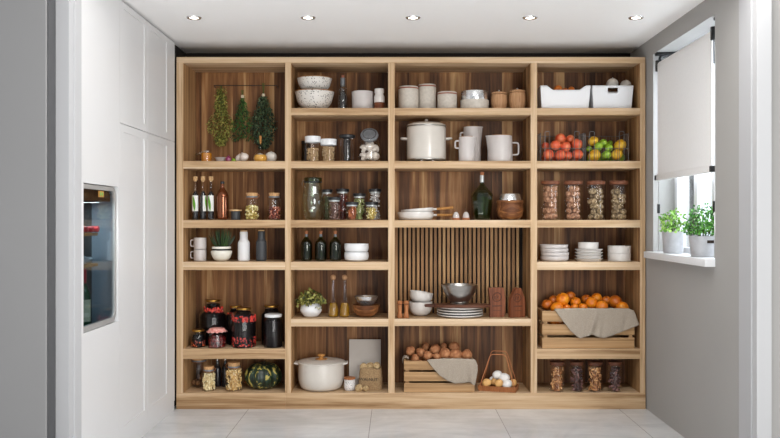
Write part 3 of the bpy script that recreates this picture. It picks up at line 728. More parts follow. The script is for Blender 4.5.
r, h = preserve_jar('short jar topped with a pink checked cloth', 217, 17.5, 328.5, .08, .78, 'clear', 'gold', shoulder=.02, fill=.7, cont='berry_dark')
berries('dark red berries in the short cloth-topped jar', 217, .08, r-.0065, .006, h*.5, 'berry_dark', 80, 3)
bm = bmesh.new(); n = 48; zs = h+.001; l = at(217, 349, .08); rings = []
for rr, dz, fr in ((0, .003, 0), (r*.6, .003, 0), (r*.86, 0, 0), (r*.94, -.012, .02), (r*1.12, -.022, .10)):
    rings.append([bm.verts.new((rr*(1+fr*math.sin(12*2*PI*i/n))*math.cos(2*PI*i/n), rr*(1+fr*math.sin(12*2*PI*i/n))*math.sin(2*PI*i/n), zs+dz+(.004*math.cos(12*2*PI*i/n) if fr > .05 else 0))) for i in range(n)] if rr else [bm.verts.new((0, 0, zs+dz))])
for A, C in zip(rings, rings[1:]):
    for i in range(n):
        j = (i+1) % n
        bm.faces.new((A[0], C[j], C[i]) if len(A) == 1 else (A[i], A[j], C[j], C[i]))
o = tag(obj('cloth_cover', bm, 'gingham', loc=l), 'pink checked cloth cover frilled over the short berry jar', 'cloth')
sm = o.modifiers.new('thickness', 'SOLIDIFY'); sm.thickness = .0015
r, h = preserve_jar('jar with a brass rim standing behind the bright berry jar', 236, 20, 305.5, .22, .6, 'clear', 'gold', shoulder=.04, fill=.8)
berries('red berries near the top of the back brass-rimmed jar', 236, .22, r*.78, h*.74, h*.82, 'berry', 60, 8)
r, h = preserve_jar('large jar packed with bright red berries', 243.7, 24.5, 307.5, .10, .60, 'clear', 'gold', shoulder=.035, fill=.8)
berries('bright red berries banded in the large jar', 243.7, .10, r-.005, h*.66, h*.80, 'berry', 170, 4)
berries('bright red berries settled at the bottom of the large jar', 243.7, .10, r-.007, .008, h*.27, 'berry', 170, 5)
r, h = preserve_jar('dark jar with brass lid behind the white-lidded one', 271.5, 21, 305, .21, .68, 'clear', 'gold', shoulder=.04, fill=.82)
r, h = preserve_jar('dark jar with a flat white lid beside the divider', 273.3, 19, 314, .09, .86, 'clear', 'pure', shoulder=.02, fill=.88, lidh=.018)

# ================================================================ column 1, row 5
Y = .24
t, r, h = jar('tall glass jar of brown walnuts at the back left of the bottom shelf', 'jar', 199, 19, 356, 393, Y, 'cork', .72, .03, ring=-1, lidh=.03, g='clear')
q = random.Random(3); nut = None
def nut_obj(name, rr, mat, loc, lab, grp, q, cache={}):
    k = (name, mat, rr)
    if k not in cache:
        bm = bmesh.new(); ball(bm, (0, 0, 0), rr, (1, .95, 1.08), lump=.18, freq=5, u=12, v=8)
        ridge = [(math.cos(a)*rr*1.0, 0, math.sin(a)*rr*1.06) for a in [2*PI*i/18 for i in range(18)]]; tube(bm, ridge, rr*.08, 5, True)
        o = obj(name, bm, mat, loc=loc); cache[k] = o
    else: o = cache[k].copy(); COL.objects.link(o); o.location = loc
    o.rotation_euler = (q.random()*6, q.random()*6, q.random()*6)
    return tag(o, lab, 'nut', grp)
def nuts_in(px, y, Y, r, top, rr, mat, lab, grp, seed, name='walnut'):
    q = random.Random(seed); l = at(px, y, Y); z = rr+.004; lay = 0
    n = 4 if 2*PI*(r-rr*1.12) < 5*2.0*rr else 5
    while z < top:
        for k in range(n):
            a = -PI/2+2*PI*(k+.5*(lay % 2))/n+q.uniform(-.12, .12)
            if z+1.75*rr > top and q.random() < .4: continue
            if q.random() < .1: continue
            d = max(r-rr*1.12-.001-q.random()*.010, rr*1.0); sx, sy = math.cos(a), math.sin(a)
            side = ('front ' if sy < -.5 else 'middle ' if sy < .45 else 'rear ')+('left' if sx < -.25 else 'right' if sx > .25 else 'centre')
            nut_obj(name, rr, mat, (l[0]+d*math.cos(a), l[1]+d*math.sin(a), l[2]+z+q.uniform(-.002, .002)), '%s, %s, %s layer up' % (lab, side, ORD[lay]), grp, q)
        z += 1.78*rr; lay += 1
nuts_in(199, 393, Y, r, h*.62, .0205, 'walnut_dark', 'brown walnut in the tall back jar', 'walnuts in the tall back jar', 5)
Y = .09
t, r, h = jar('corked glass jar of cream beans in front on the bottom shelf', 'jar', 208.8, 14.5, 366, 393, Y, 'cork', .66, .022, ring=1, lidh=.026)
put_fill('cream beans filling the front corked jar', 'dried_beans', 208.8, 393, Y, r, h*.68, ('ball', .0078, .75), 'bean', 170, 6)
t, r, h = jar('corked glass jar of short pasta beside the pumpkin', 'jar', 234, 17.5, 362, 393, Y, 'cork', .66, .024, ring=-1, lidh=.03)
put_fill('short dry pasta filling the corked jar beside the pumpkin', 'dry_pasta', 234, 393, Y, r, h*.70, ('stick2', .0042, .030), 'pasta', 170, 7)
for px, k in ((217.5, 'left'), (225.3, 'right')):
    Yb = .22; r = S(3.6, Yb); h = hgt(357.5, 393, Yb); t = thing('dark_bottle', 'thin dark bottle with a chrome pourer, %s of the pair behind the jars' % k, 'bottle', at(px, 393, Yb), 'dark bottles behind the bottom jars')
    obj('body', L(rnd([(0, 0), (r, 0), (r, h*.62), (.011, h*.78), (.010, h*.9), (0, h*.9)], .01, 4), 20), 'dark_liquid', t)
    obj('pourer', L(rnd([(0, h*.88), (.0085, h*.88), (.0095, h), (0, h)], .002), 14), 'chrome', t)
Y = .16; l = at(263.3, 393, Y); r = S(19.3, Y); hh = S(26, Y)
t = thing('pumpkin', 'dark green ribbed pumpkin striped with yellow flecks', 'pumpkin', l)
pr = [(0, hh*.06), (r*.3, 0), (r*.75, hh*.1), (r, hh*.42), (r*.92, hh*.72), (r*.55, hh*.96), (r*.18, hh*.96), (0, hh*.88)]
obj('flesh', L(rnd(pr, r*.35, 5), 88, rib=.11, nrib=11), 'pumpkin', t, angle=80)
obj('stalk', T([(0, 0, hh*.86), (.004, 0, hh*.98), (.014, -.004, hh*1.07)], .008, 8, taper=.6), 'stalk', t)

# ================================================================ column 2, row 1
def bowl(lab, loc, r, h, mat, rimmat=None, foot=.45, grp=None, name='bowl', th=.004, tilt=None, curve=.35, cat='bowl'):
    t = thing(name, lab, cat, loc, grp)
    pr = rnd([(0, 0), (r*foot, 0), (r*(foot+.35), h*curve), (r, h), (r-th, h), (r*(foot+.35)-th, h*curve+th*.6), (r*foot-th, th), (0, th)], r*.28, 5)
    obj('body', L(pr, 36), mat, t)
    if rimmat: obj('rim', L(rnd([(r+.0003, h-.005), (r+.0006, h+.0012), (r-th-.0004, h+.0012), (r-th-.0004, h-.004)], .001), 36), rimmat, t)
    if tilt: t.rotation_euler = tilt
    return t
Y = .14; l = at(314.5, 108, Y); h1 = hgt(92, 108, Y); h2 = WZ(77, Y)-WZ(91, Y)
bowl('large speckled bowl with brown rim, lower of the two', l, S(19.8, Y), h1, 'speckle', 'copper_glaze', .5, 'speckled bowls')
bowl('smaller speckled bowl with brown rim, resting on the larger one', (l[0], Y, l[2]+h1-.004), S(17.6, Y), h2, 'speckle', 'copper_glaze', .5, 'speckled bowls')
Y = .17; r = S(5.3, Y); h = hgt(75.5, 108, Y)
t = thing('glass_bottle', 'clear glass bottle with a dark neck and pinkish top', 'bottle', at(342.8, 108, Y))
obj('glass', L(rnd([(0, 0), (r, 0), (r*.95, h*.35), (r*.8, h*.5), (r*.85, h*.6), (.016, h*.72), (.015, h*.95), (0, h*.95)], .012, 4)), 'clear_thick', t)
obj('neck_sleeve', L(rnd([(.0165, h*.7), (.0165, h*.93), (0, h*.93)], .003), 18), 'lid_grey', t)
obj('cap', L(rnd([(0, h*.92), (.011, h*.92), (.011, h), (0, h)], .002), 18), 'red_rim', t)
obj('inner_bulb', L(rnd([(0, h*.02), (r*.6, h*.02), (r*.6, h*.4), (r*.5, h*.55), (0, h*.6)], .012, 4)), 'dark_glass', t)
Y = .14; r = S(10.8, Y); h = hgt(92, 108, Y)
tag(obj('deep_bowl', L(rnd([(0, 0), (r*.9, 0), (r, h*.2), (r, h), (r-.004, h), (r-.006, .012), (0, .008)], .01, 4), 36), 'ceramic_lilac', loc=at(362.6, 108, Y)), 'pale glazed straight-sided bowl between the glass bottle and brown bottle', 'bowl')
Y = .10; r = S(5.2, Y); h = hgt(89, 108, Y)
t = thing('small_bottle', 'small bottle with white top half and brown red bottom', 'bottle', at(379.3, 108, Y))
obj('base', L(rnd([(0, 0), (r, 0), (r, h*.34), (0, h*.34)], .003)), 'acacia_red', t)
obj('body', L(rnd([(0, h*.34), (r*1.02, h*.34), (r*1.02, h*.62), (r*.8, h*.74), (r*.8, h*.8), (0, h*.8)], .006, 3)), 'ceramic', t)
obj('cap', L(rnd([(0, h*.79), (r*.92, h*.79), (r*.92, h), (0, h)], .003)), 'ceramic', t)

# ================================================================ column 2, row 2
Y = .10
t, r, h = jar('taller glass jar of oats with a white lid', 'jar', 312.8, 13.2, 136.5, 161, Y, 'pure', .98, .004, lidh=.043, lidr=S(7.9, Y), group='white-lidded jars of oats')
put_fill('oats filling the taller white-lidded jar', 'oats', 312.8, 161, Y, r, h*.52, ('ball', .0048, .6), 'oats', 330, 8)
t, r, h = jar('shorter glass jar of oats with a white lid', 'jar', 328.5, 13.8, 139.3, 161, Y, 'pure', .98, .004, lidh=.043, lidr=S(8, Y), group='white-lidded jars of oats')
put_fill('oats filling the shorter white-lidded jar', 'oats', 328.5, 161, Y, r, h*.64, ('ball', .0048, .6), 'oats', 330, 9)
jar('dark-lidded empty jar mostly hidden behind the oat jars', 'jar', 306, 9, 141, 161, .25, 'lid_black', .95, .004, g='dark_glass', lidh=.02)
t, r, h = jar('clear straight jar with a flat black lid', 'jar', 347, 14.2, 135, 161, Y, 'lid_black', .98, .003, lidh=.02, lidr=S(8, Y))
obj('inner_tube', L(rnd([(0, .003), (r*.55, .003), (r*.55, h*.85), (0, h*.85)], .004)), 'dark_glass', t)
Y = .11; l = at(369.5, 161, Y); r = S(11.2, Y); h = hgt(141, 161, Y)
t = thing('candy_jar', 'squat glass jar of white mushrooms with a tilted grey screw lid', 'jar', l)
obj('glass', L(rnd([(0, 0), (r*.9, 0), (r, .02), (r, h*.72), (r*.78, h*1.02), (r*.78, h*1.08), (0, h*1.08)], .012, 4)), 'clear_thick', t)
bm = L(rnd([(0, -.009), (r*.8, -.009), (r*.8, .009), (r*.7, .013), (0, .013)], .003), 32, rib=.03, nrib=40)
obj('lid', bm, 'lid_grey', t, loc=(0, -.012, h*1.26), rot=(math.radians(52), math.radians(0), 0))
obj('lid_seal', L([(r*.55, .0135), (r*.58, .0155), (r*.61, .0135)], 32), 'lid_black', t, loc=(0, -.012, h*1.26), rot=(math.radians(52), 0, 0))
obj('neck', L([(r*.78, h*1.07), (r*.72, h*1.2)], 28), 'clear', t)
q = random.Random(12)
wn_ = ['front left', 'front middle', 'front right', 'back left', 'back right', 'upper left', 'upper middle', 'upper right', 'top middle']
for k, (dx, dy, dz) in enumerate(((-.5, -.35, .22), (0.02, -.6, .25), (.5, -.3, .22), (-.35, .45, .22), (.4, .45, .22), (-.48, -.1, .62), (-.0, -.45, .66), (.48, -.1, .62), (0, .15, .84))):
    bm = bmesh.new(); rr = r*.42
    lathe(bm, rnd([(0, -rr*.9), (rr*.4, -rr*.9), (rr*.42, -rr*.1), (rr*1.0, -rr*.15), (rr*.95, rr*.3), (rr*.5, rr*.75), (0, rr*.85)], rr*.3, 4), 16)
    o = obj('mushroom', bm, 'garlic', loc=(l[0]+dx*r, l[1]+dy*r, l[2]+.006+dz*h*.95)); o.rotation_euler = (q.uniform(-.9, .9), q.uniform(-.9, .9), 0)
    tag(o, 'white mushroom in the grey-lidded jar, %s of the heap' % wn_[k], 'mushroom', 'mushrooms in the grey-lidded jar')

# ================================================================ column 2, row 3
Y = .15; l = at(313, 220, Y); r = S(11.2, Y); h = hgt(177.5, 220, Y)
t = thing('clip_top_jar', 'large empty rounded glass jar with a green glass lid', 'jar', l)
obj('glass', L(rnd([(0, 0), (r*.68, 0), (r*.98, h*.28), (r, h*.5), (r*.78, h*.8), (r*.74, h*.9)], .03, 5), 36), 'clear_g', t)
obj('glass_inner', L(rnd([(0, .006), (r*.62, .006), (r*.90, h*.28), (r*.93, h*.5), (r*.72, h*.8), (r*.70, h*.9)], .03, 5), 36), 'clear_g', t)
obj('lid', L(rnd([(r*.7, h*.88), (r*.8, h*.88), (r*.8, h*.99), (r*.66, h), (0, h)], .006, 3), 36), 'olive_glass', t)
obj('gasket', L([(r*.79, h*.875), (r*.815, h*.89), (r*.79, h*.905)], 32), 'lid_black', t)
obj('wire_clip', T([(-r*.82, -.01, h*.94), (-r*.98, -.012, h*.86), (-r*.92, -.012, h*.78)], .0016, 6), 'chrome', t)
SP = [  # px, width, lid top, Y, label of jar, filling
    (327, 10, 189.5, .22, 'tall black-lidded spice jar of green herbs beside the big clip jar', 'dried green herb', 'dried_herbs', ('ball', .0045, .5), 'herbgreen', .75),
    (342.5, 12, 189, .22, 'tall black-lidded spice jar of dried red chillies in the back row', 'dried red chillies', 'dried_chillies', ('stick2', .0045, .02), 'chilli', .75),
    (359.3, 11.5, 193.5, .20, 'black-lidded spice jar of pale green pistachios in the back row', 'pale green pistachios', 'pistachios', ('ball', .0065, .75), 'pistachio', .78),
    (375, 11.5, 189, .22, 'tall black-lidded spice jar of pale rock sugar in the back row', 'pale rock sugar', 'rock_sugar', ('ball', .0075, .8), 'sugar', .85),
    (334.3, 12, 197.2, .09, 'short black-lidded spice jar of brown spice in the front row', 'brown spice', 'ground_spice', ('ball', .0045, .8), 'pepper', .72),
    (352, 12, 202, .09, 'short black-lidded spice jar of cinnamon sticks in the front row', 'cinnamon sticks', 'cinnamon_sticks', ('stick', .0045, .05), 'cinnamon', .72),
    (371.6, 12, 202, .09, 'short black-lidded spice jar of yellow corn in the front row', 'yellow corn', 'corn_kernels', ('ball', .0055, .8), 'chickpea', .66)]
for k, (px, w_, top, Y, lab, fl, nm, it, mt, ff) in enumerate(SP):
    t, r, h = jar(lab, 'spice jar', px, w_, top, 220, Y, 'lid_black', .9, .012, lidh=.02, lidr=S(w_/2+.6, Y), name='spice_jar', group='black-lidded spice jars')
    obj('lid_band', L([(r*.93, h-.03), (r*.93, h-.019)], 24), 'silver_foil', t)
    put_fill(fl+' inside its black-lidded spice jar', nm, px, 220, Y, r, h*ff, it, mt, 26 if it[0] == 'stick' else 110, 20+k)

# ================================================================ column 2, row 4
first = None
for px, lab in ((306.4, 'dark green oil bottle with orange stopper, beside the left divider'), (320.8, 'dark green oil bottle with orange stopper, middle of the three'), (335.3, 'dark green oil bottle with orange stopper, next to the white bowls')):
    Y = .12; r = S(5.9, Y); h = hgt(231, 262, Y)
    if first is None:
        t = first = thing('oil_bottle', lab, 'bottle', at(px, 262, Y), 'dark green oil bottles')
        obj('glass', L(rnd([(0, 0), (r, 0), (r, h*.62), (.010, h*.80), (.010, h*.86), (0, h*.86)], .022, 6)), 'green_glass', t)
        obj('oil', L(rnd([(0, .003), (r*.88, .003), (r*.88, h*.6), (0, h*.68)], .02, 4)), 'green_oil', t)
        obj('neck', L(rnd([(.0105, h*.78), (.0105, h*.90), (0, h*.90)], .002), 16), 'lid_grey', t)
        obj('stopper', L(rnd([(0, h*.89), (.0095, h*.89), (.0125, h), (0, h)], .002), 16), 'cork_dark', t)
    else: dup(first, at(px, 262, Y), lab)
Y = .12; l = at(356.5, 262, Y); h1 = S(9, Y); r = S(12.3, Y)
for k, lab in enumerate(('lower of two stacked white rounded bowls', 'upper of two stacked white rounded bowls')):
    tag(obj('bowl', L(rnd([(0, 0), (r*.6, 0), (r*.92, h1*.12), (r, h1*.5), (r*.97, h1), (r*.93, h1), (r*.93, h1*.5), (r*.5, .006), (0, .006)], .009, 4), 36), 'pure', loc=(l[0], Y, l[2]+k*(h1-.004))), lab, 'bowl', 'white bowls beside the green bottles')

# ================================================================ column 2, row 5
Y = .13; l = at(311, 319, Y); r = S(11, Y); h = hgt(303, 319, Y)
t = thing('potted_plant', 'bushy green plant in a round white pot beside the oil cruets', 'potted plant', l)
obj('pot', L(rnd([(0, 0), (r*.6, 0), (r, h*.42), (r*.95, h*.75), (r*.7, h), (r*.62, h), (r*.62, h*.85), (0, h*.85)], .018, 5), 36), 'pure', t)
bm = bmesh.new(); q = random.Random(9); pts = []
for k in range(420):
    a = q.random()*6.28; e = q.random(); rr = r*1.28*math.sqrt(q.random()); pts.append((rr*math.cos(a), rr*math.sin(a)*.9, h*.98+(1-(rr/(r*1.35))**2)*S(15)*q.random()))
leafy(bm, pts, .023, .010, q, .2, .3); tag(obj('foliage', bm, 'pot_leaf', t, smooth=False), kind='stuff')
bm = bmesh.new()
for a, rr, dz in ((-2.5, 1.08, -.012), (-1.0, 1.05, -.03), (-.7, 1.2, -.038), (-2.9, 1.25, -.02), (-1.9, .9, -.01)):
    leafy(bm, [(r*rr*math.cos(a), r*rr*math.sin(a), h+dz+.012)]*3, .026, .009, q, 1.5)
obj('trailing_leaves', bm, 'pot_leaf', t, smooth=False)
obj('soil', L([(0, h*.92), (r*.62, h*.92)], 20), 'soil', t)
first = None
for px, lab in ((333.2, 'tall conical oil cruet with a round wooden stopper, beside the plant'), (344.6, 'tall conical oil cruet with a round wooden stopper, beside the wooden bowl')):
    Y = .12; r = S(5.3, Y); h = hgt(279.5, 319, Y)
    if first is None:
        t = first = thing('oil_cruet', lab, 'cruet', at(px, 319, Y), 'conical oil cruets')
        obj('glass', L(rnd([(0, 0), (r, 0), (r*.98, h*.18), (r*.42, h*.6), (r*.34, h*1.0), (0, h)], .02, 5)), 'clear', t)
        obj('oil', L(rnd([(0, .002), (r*.93, .002), (r*.9, h*.18), (r*.64, h*.38), (0, h*.38)], .012, 4)), 'oil', t)
        bm = bmesh.new(); ball(bm, (0, 0, h*1.0+.014), .0195, u=18, v=12); obj('stopper', bm, 'can_wood', t)
    else: dup(first, at(px, 319, Y), lab)
Y = .13; l = at(366, 319, Y); r = S(14, Y); h = hgt(304.5, 319, Y)
bowl('round brown wooden bowl holding a small steel bowl', l, r, h, 'acacia', None, .5, name='wooden_bowl', th=.006)
bowl('small polished steel bowl resting in the brown wooden bowl', (l[0]+.003, Y, l[2]+h-.022), S(12.2, Y), S(9.5, Y)+.014, 'chrome', None, .35, name='steel_bowl', th=.002)

# ================================================================ column 2, row 6
Y = .155; l = at(321.2, 393, Y); r = S(22.8, Y); h = hgt(360.5, 393, Y)
t = thing('casserole_pot', 'large cream casserole pot with a lid and honey wooden knob', 'pot', l)
obj('body', L(rnd([(0, 0), (r*.86, 0), (r, h*.3), (r, h*.97), (r-.006, h*.97), (0, h*.9)], .03, 6), 48), 'ceramic_warm', t)
pts = []
for s in (-1, 1):
    bm = bmesh.new(); prism(bm, [(s*r*.97, h*.87), (s*(r*.97+.032), h*.915), (s*(r*.97+.030), h*.955), (s*r*.97, h*.955)], -.04, .04); obj('handle', bm, 'ceramic_warm', t)
obj('lid', L(rnd([(0, h*.96), (r*1.04, h*.94), (r*1.05, h*.975), (r*.9, h*1.01), (r*.72, h*1.03), (r*.6, h*1.05), (0, h*1.05)], .008, 3), 48), 'ceramic_warm', t)
obj('knob', L(rnd([(0, h*1.04), (r*.29, h*1.04), (r*.27, h*1.065), (r*.1, h*1.08), (r*.1, h*1.14), (r*.17, h*1.16), (r*.16, h*1.23), (0, h*1.23)], .004, 3), 24), 'knob_wood', t)
x0, x1 = WX(349.2, .29), WX(380.8, .29); zt = WZ(340, .29)
o = obj('board', B(-(x1-x0)/2, (x1-x0)/2, 0, .012, 0, (zt-UZ[393])/math.cos(.16), .001), 'card', loc=((x0+x1)/2, .262, UZ[393]+E+.0005)); o.rotation_euler = (-.13, 0, 0)
tag(o, 'plain grey taupe board leaning against the back behind the sack', 'board')
Y = .09; l = at(349.7, 393, Y); r = S(5.8, Y); h = hgt(379, 393, Y)
t = thing('spice_pot', 'small marbled pot with a flat wooden lid', 'pot', l)
obj('body', L(rnd([(0, 0), (r*.8, 0), (r, h*.3), (r*.95, h), (0, h)], .008, 4)), 'speckle_small', t)
obj('wooden_lid', L(rnd([(0, h), (r*1.0, h), (r*1.0, h+.012), (0, h+.012)], .003)), 'mill_wood', t)
# sack
Y = .13; l = at(370.7, 393, Y); W2, HS, DS = S(11.8, Y), hgt(367.5, 393, Y), .045
t = thing('burlap_sack', 'small open burlap sack printed with black lettering', 'sack', l)
bm = bmesh.new(); rings = []; NS = 32
for k in range(13):
    s = k/12; z = HS*s; ww = W2*(1.02-.12*s+.05*math.sin(s*PI)); dd = DS*(1-.12*s)*(.9+.2*math.sin(s*PI)); ring = []
    for i in range(NS):
        a = 2*PI*i/NS; ca, sa = math.cos(a), math.sin(a); n_ = noise.noise(Vector((ca*1.5, sa*1.5, s*2)))*.1
        x = math.copysign(abs(ca)**.6, ca)*ww*(1+n_*.5); y_ = math.copysign(abs(sa)**.75, sa)*dd*(1+n_)
        zz = z+(.008*math.sin(3*a+1) if k == 12 else 0); ring.append(bm.verts.new((x+.004*s*0, y_, zz)))
    rings.append(ring)
for A, C in zip(rings, rings[1:]):
    for i in range(NS): bm.faces.new((A[i], A[(i+1) % NS], C[(i+1) % NS], C[i]))
bm.faces.new(rings[0][::-1])
sk = obj('cloth', bm, 'burlap', t, angle=80); sm = sk.modifiers.new('thickness', 'SOLIDIFY'); sm.thickness = .003
cu = bpy.data.curves.new('lettering', 'FONT'); cu.body = 'WALNUT'; cu.size = .029; cu.extrude = .0006; cu.align_x = 'CENTER'; cu.space_character = 1.05; cu.materials.append(M['ink'])
_tmp = bpy.data.objects.new('lettering_outline', cu); lt = bpy.data.objects.new('lettering', bpy.data.meshes.new_from_object(_tmp)); bpy.data.objects.remove(_tmp); COL.objects.link(lt); lt.parent = t; lt.location = (-.014, -DS*1.085, HS*.44); lt.rotation_euler = (PI/2, 0.03, 0)
q = random.Random(8)
for k, (px, py, lab) in enumerate(((363.4, 366.8, 'left'), (370, 366, 'middle'), (376.7, 366, 'right'))):
    nut_obj('walnut', S(4.0), 'nut_tan', (WX(px, Y), Y, WZ(py, Y)), 'walnut at the mouth of the burlap sack, %s of the three' % lab, 'walnuts at the sack mouth', q)
bm = bmesh.new(); ball(bm, (0, 0, HS*.80), 1, (W2*.86, DS*.78, HS*.08), u=20, v=8, lump=.1); tag(obj('walnuts', bm, 'hazel', loc=l), 'walnuts filling the burlap sack below its mouth', 'walnuts', kind='stuff')
for px, py, rr, lab in ((358.8, 388, 3.3, 'walnut lying loose in front of the sack, nearer the marbled pot'), (365.7, 388.8, 2.8, 'smaller walnut lying loose in front of the sack')):
    nut_obj('walnut', S(rr)*1.1, 'nut_tan', (WX(px, .05), .05, UZ[393]+S(rr)*1.03), lab, 'loose walnuts', q)

# ================================================================ column 3, row 1
for px, w_, top, lab in ((408.5, 20.2, 87, 'middle-height stoneware canister with a red brown rim, furthest left'), (427, 18, 85, 'tallest stoneware canister with a red brown rim'), (447.2, 19.6, 92.5, 'shortest stoneware canister with a red brown rim')):
    Y = .13 if px != 427 else .17; r = S(w_/2, Y); h = hgt(top, 108, Y); t = thing('canister', lab, 'canister', at(px, 108, Y), 'stoneware canisters')
    obj('body', L(rnd([(0, 0), (r*.95, 0), (r, h*.2), (r, h-.016), (0, h-.016)], .006, 3), 36), 'stoneware', t)
    obj('rim', L(rnd([(0, h-.016), (r*1.0, h-.016), (r*1.02, h-.010), (0, h-.009)], .002), 36), 'red_rim', t)
    obj('lid', L(rnd([(0, h-.009), (r*.99, h-.009), (r*.97, h), (0, h)], .003), 36), 'stoneware', t)
    obj('knob', L(rnd([(0, h), (.011, h), (.013, h+.008), (0, h+.009)], .002), 18), 'stoneware', t)
Y = .13; l = at(474.5, 108, Y); r = S(14.3, Y); h = hgt(100.7, 108, Y)
tag(obj('low_bowl', L(rnd([(0, 0), (r*.97, 0), (r, h), (r-.004, h), (r*.93, .005), (0, .005)], .005, 3), 40), 'stoneware', loc=l), 'low stoneware bowl with a shiny ribbed tin resting in it', 'bowl')
h2 = S(8.8, Y); tag(obj('ribbed_tin', L(rnd([(0, -.01), (r*.94, -.01), (r*.94, h2), (r*.92, h2), (r*.90, 0), (0, 0)], .003, 3), 60, rib=.03, nrib=30), 'chrome', loc=(l[0], l[1], l[2]+h+.0), angle=60), 'shiny ribbed metal tin standing in the low stoneware bowl', 'tin')
for px, w_, top, lab in ((499, 16.5, 92, 'smaller round wooden canister with a small dark knob'), (517.4, 17.5, 90, 'larger barrel-shaped wooden canister with a small dark knob')):
    Y = .14; r = S(w_/2, Y); h = hgt(top, 108, Y); t = thing('wooden_canister', lab, 'canister', at(px, 108, Y), 'wooden canisters')
    obj('body', L(rnd([(0, 0), (r*.82, 0), (r, h*.45), (r*.93, h*.86), (0, h*.86)], .012, 5), 32), 'can_wood', t)
    obj('lid', L(rnd([(0, h*.865), (r*.94, h*.865), (r*.9, h*.97), (0, h)], .008, 4), 32), 'can_wood', t)
    obj('knob', L(rnd([(0, h*.99), (.005, h*.99), (.007, h+.008), (0, h+.016)], .002), 12), 'steel', t)

# ================================================================ column 3, row 2
Y = .15; l = at(426.3, 161, Y); r = S(19.6, Y); h = hgt(127, 161, Y)
t = thing('stock_pot', 'tall white enamel stock pot with lid, side handles and little feet', 'pot', l)
obj('body', L(rnd([(0, .014), (r*.93, .014), (r, .026), (r, h), (0, h)], .01, 4), 48), 'ceramic_warm', t)
obj('base_ring', L(rnd([(r*.9, .010), (r*1.005, .014), (r*1.005, .02), (r*.98, .022)], .002), 48), 'steel', t)
for a in (-1.95, -1.15, 1.57): obj('foot', L(rnd([(0, 0), (.010, 0), (.012, .016), (0, .016)], .003), 12, c=(r*.72*math.cos(a), r*.72*math.sin(a), 0)), 'chrome', t)
obj('lid', L(rnd([(0, h+.001), (r*1.01, h+.001), (r*1.0, h+.012), (r*.75, h+.026), (0, h+.032)], .006, 4), 48), 'ceramic_warm', t)
obj('lid_rim', L(rnd([(r*1.002, h-.002), (r*1.02, h), (r*1.02, h+.004), (r*1.002, h+.006)], .001), 48), 'steel', t)
obj('knob', L(rnd([(0, h+.03), (.008, h+.03), (.008, h+.036), (.014, h+.041), (.012, h+.053), (0, h+.055)], .003, 3), 20), 'ceramic_warm', t)
for s in (-1, 1):
    bm = bmesh.new(); tube(bm, rnd([(s*r*.98, -.03, h*.66), (s*(r+.038), -.03, h*.67), (s*(r+.038), .03, h*.67), (s*r*.98, .03, h*.66)], .022, 5), .0065, 8); obj('handle', bm, 'ceramic_warm', t)
def pitcher(lab, px, w_, top, Y, mirror, hz0, hz1, hw):
    r = S(w_/2, Y); h = hgt(top, 161, Y); t = thing('pitcher', lab, 'pitcher', at(px, 161, Y), 'pale glazed pitchers'); s = -1 if mirror else 1   # s: side of the spout
    bm = L(rnd([(0, 0), (r*.98, 0), (r, h*.2), (r*.985, h*.6), (r*.975, h*.82), (r*.97, h*.88), (r*.965, h*.94), (r*.96, h), (r*.96-.004, h), (r*.95-.004, .006), (0, .006)], .008, 4), 40)
    for v in bm.verts:
        if v.co.z > h*.86 and v.co.x*s > r*.55:
            k = (v.co.z/h-.86)/.14; v.co.x += s*k*.020*max(0, 1-(abs(v.co.y)/(r*.5))**2); 
    obj('body', bm, 'ceramic_lilac', t)
    obj('rim', L([(r*.96+.0005, h-.002), (r*.96, h+.0015), (r*.96-.0045, h+.0015), (r*.96-.0048, h-.002)], 40, a0=(0.75 if s > 0 else PI+.75), a1=(2*PI-.75 if s > 0 else 3*PI-.75)), 'copper_glaze', t)
    obj('handle', T(rnd([(-s*r*.95, 0, h*hz1), (-s*(r+hw), 0, h*hz1), (-s*(r+hw), 0, h*hz0), (-s*r*.95, 0, h*hz0)], .018, 5), .0058, 8), 'ceramic_lilac', t)
pitcher('tall narrow pale pitcher standing at the back of the group', 472, 17.5, 127, .22, False, .55, .84, .020)
pitcher('small pale pitcher in front of the tall one', 466.7, 16, 137, .09, False, .55, .84, .024)
pitcher('wide pale pitcher with its spout towards the small pitcher', 500, 25, 136, .12, True, .28, .74, .042)

# ================================================================ column 3, row 3
Y = .15
def pan(lab, px, z, w_, hz, tilt, hl, ang):
    r = S(w_/2, Y); l = at(px, 220, Y); h = hz; t = thing('saucepan', lab, 'pan', (l[0], Y, l[2]+z), 'white pans with wooden handles')
    obj('body', L(rnd([(0, 0), (r*.86, 0), (r*.98, h*.35), (r, h), (r-.004, h), (r*.95-.004, h*.4), (r*.84, .005), (0, .005)], .012, 4), 44), 'ceramic', t)
    x0 = r*.97; obj('socket', T([(x0, 0, h*.62), (x0+.03, 0, h*.62)], .0075, 10), 'ceramic', t)
    obj('handle', T([(x0+.026, 0, h*.62), (x0+.06, 0, h*.62), (x0+.026+hl, 0, h*.62)], .009, 10, taper=1.1), 'knob_wood', t)
    if tilt: t.rotation_euler = (0, tilt, 0)
pan('lower white pan with wooden handle in the stack of two', 415.6, 0, 36, S(7.8, Y), 0, .125, 0)
pan('upper white pan with wooden handle, tilted on the lower one', 417.5, S(6.2, Y), 32.5, S(5, Y), -.085, .115, 0)
first = None
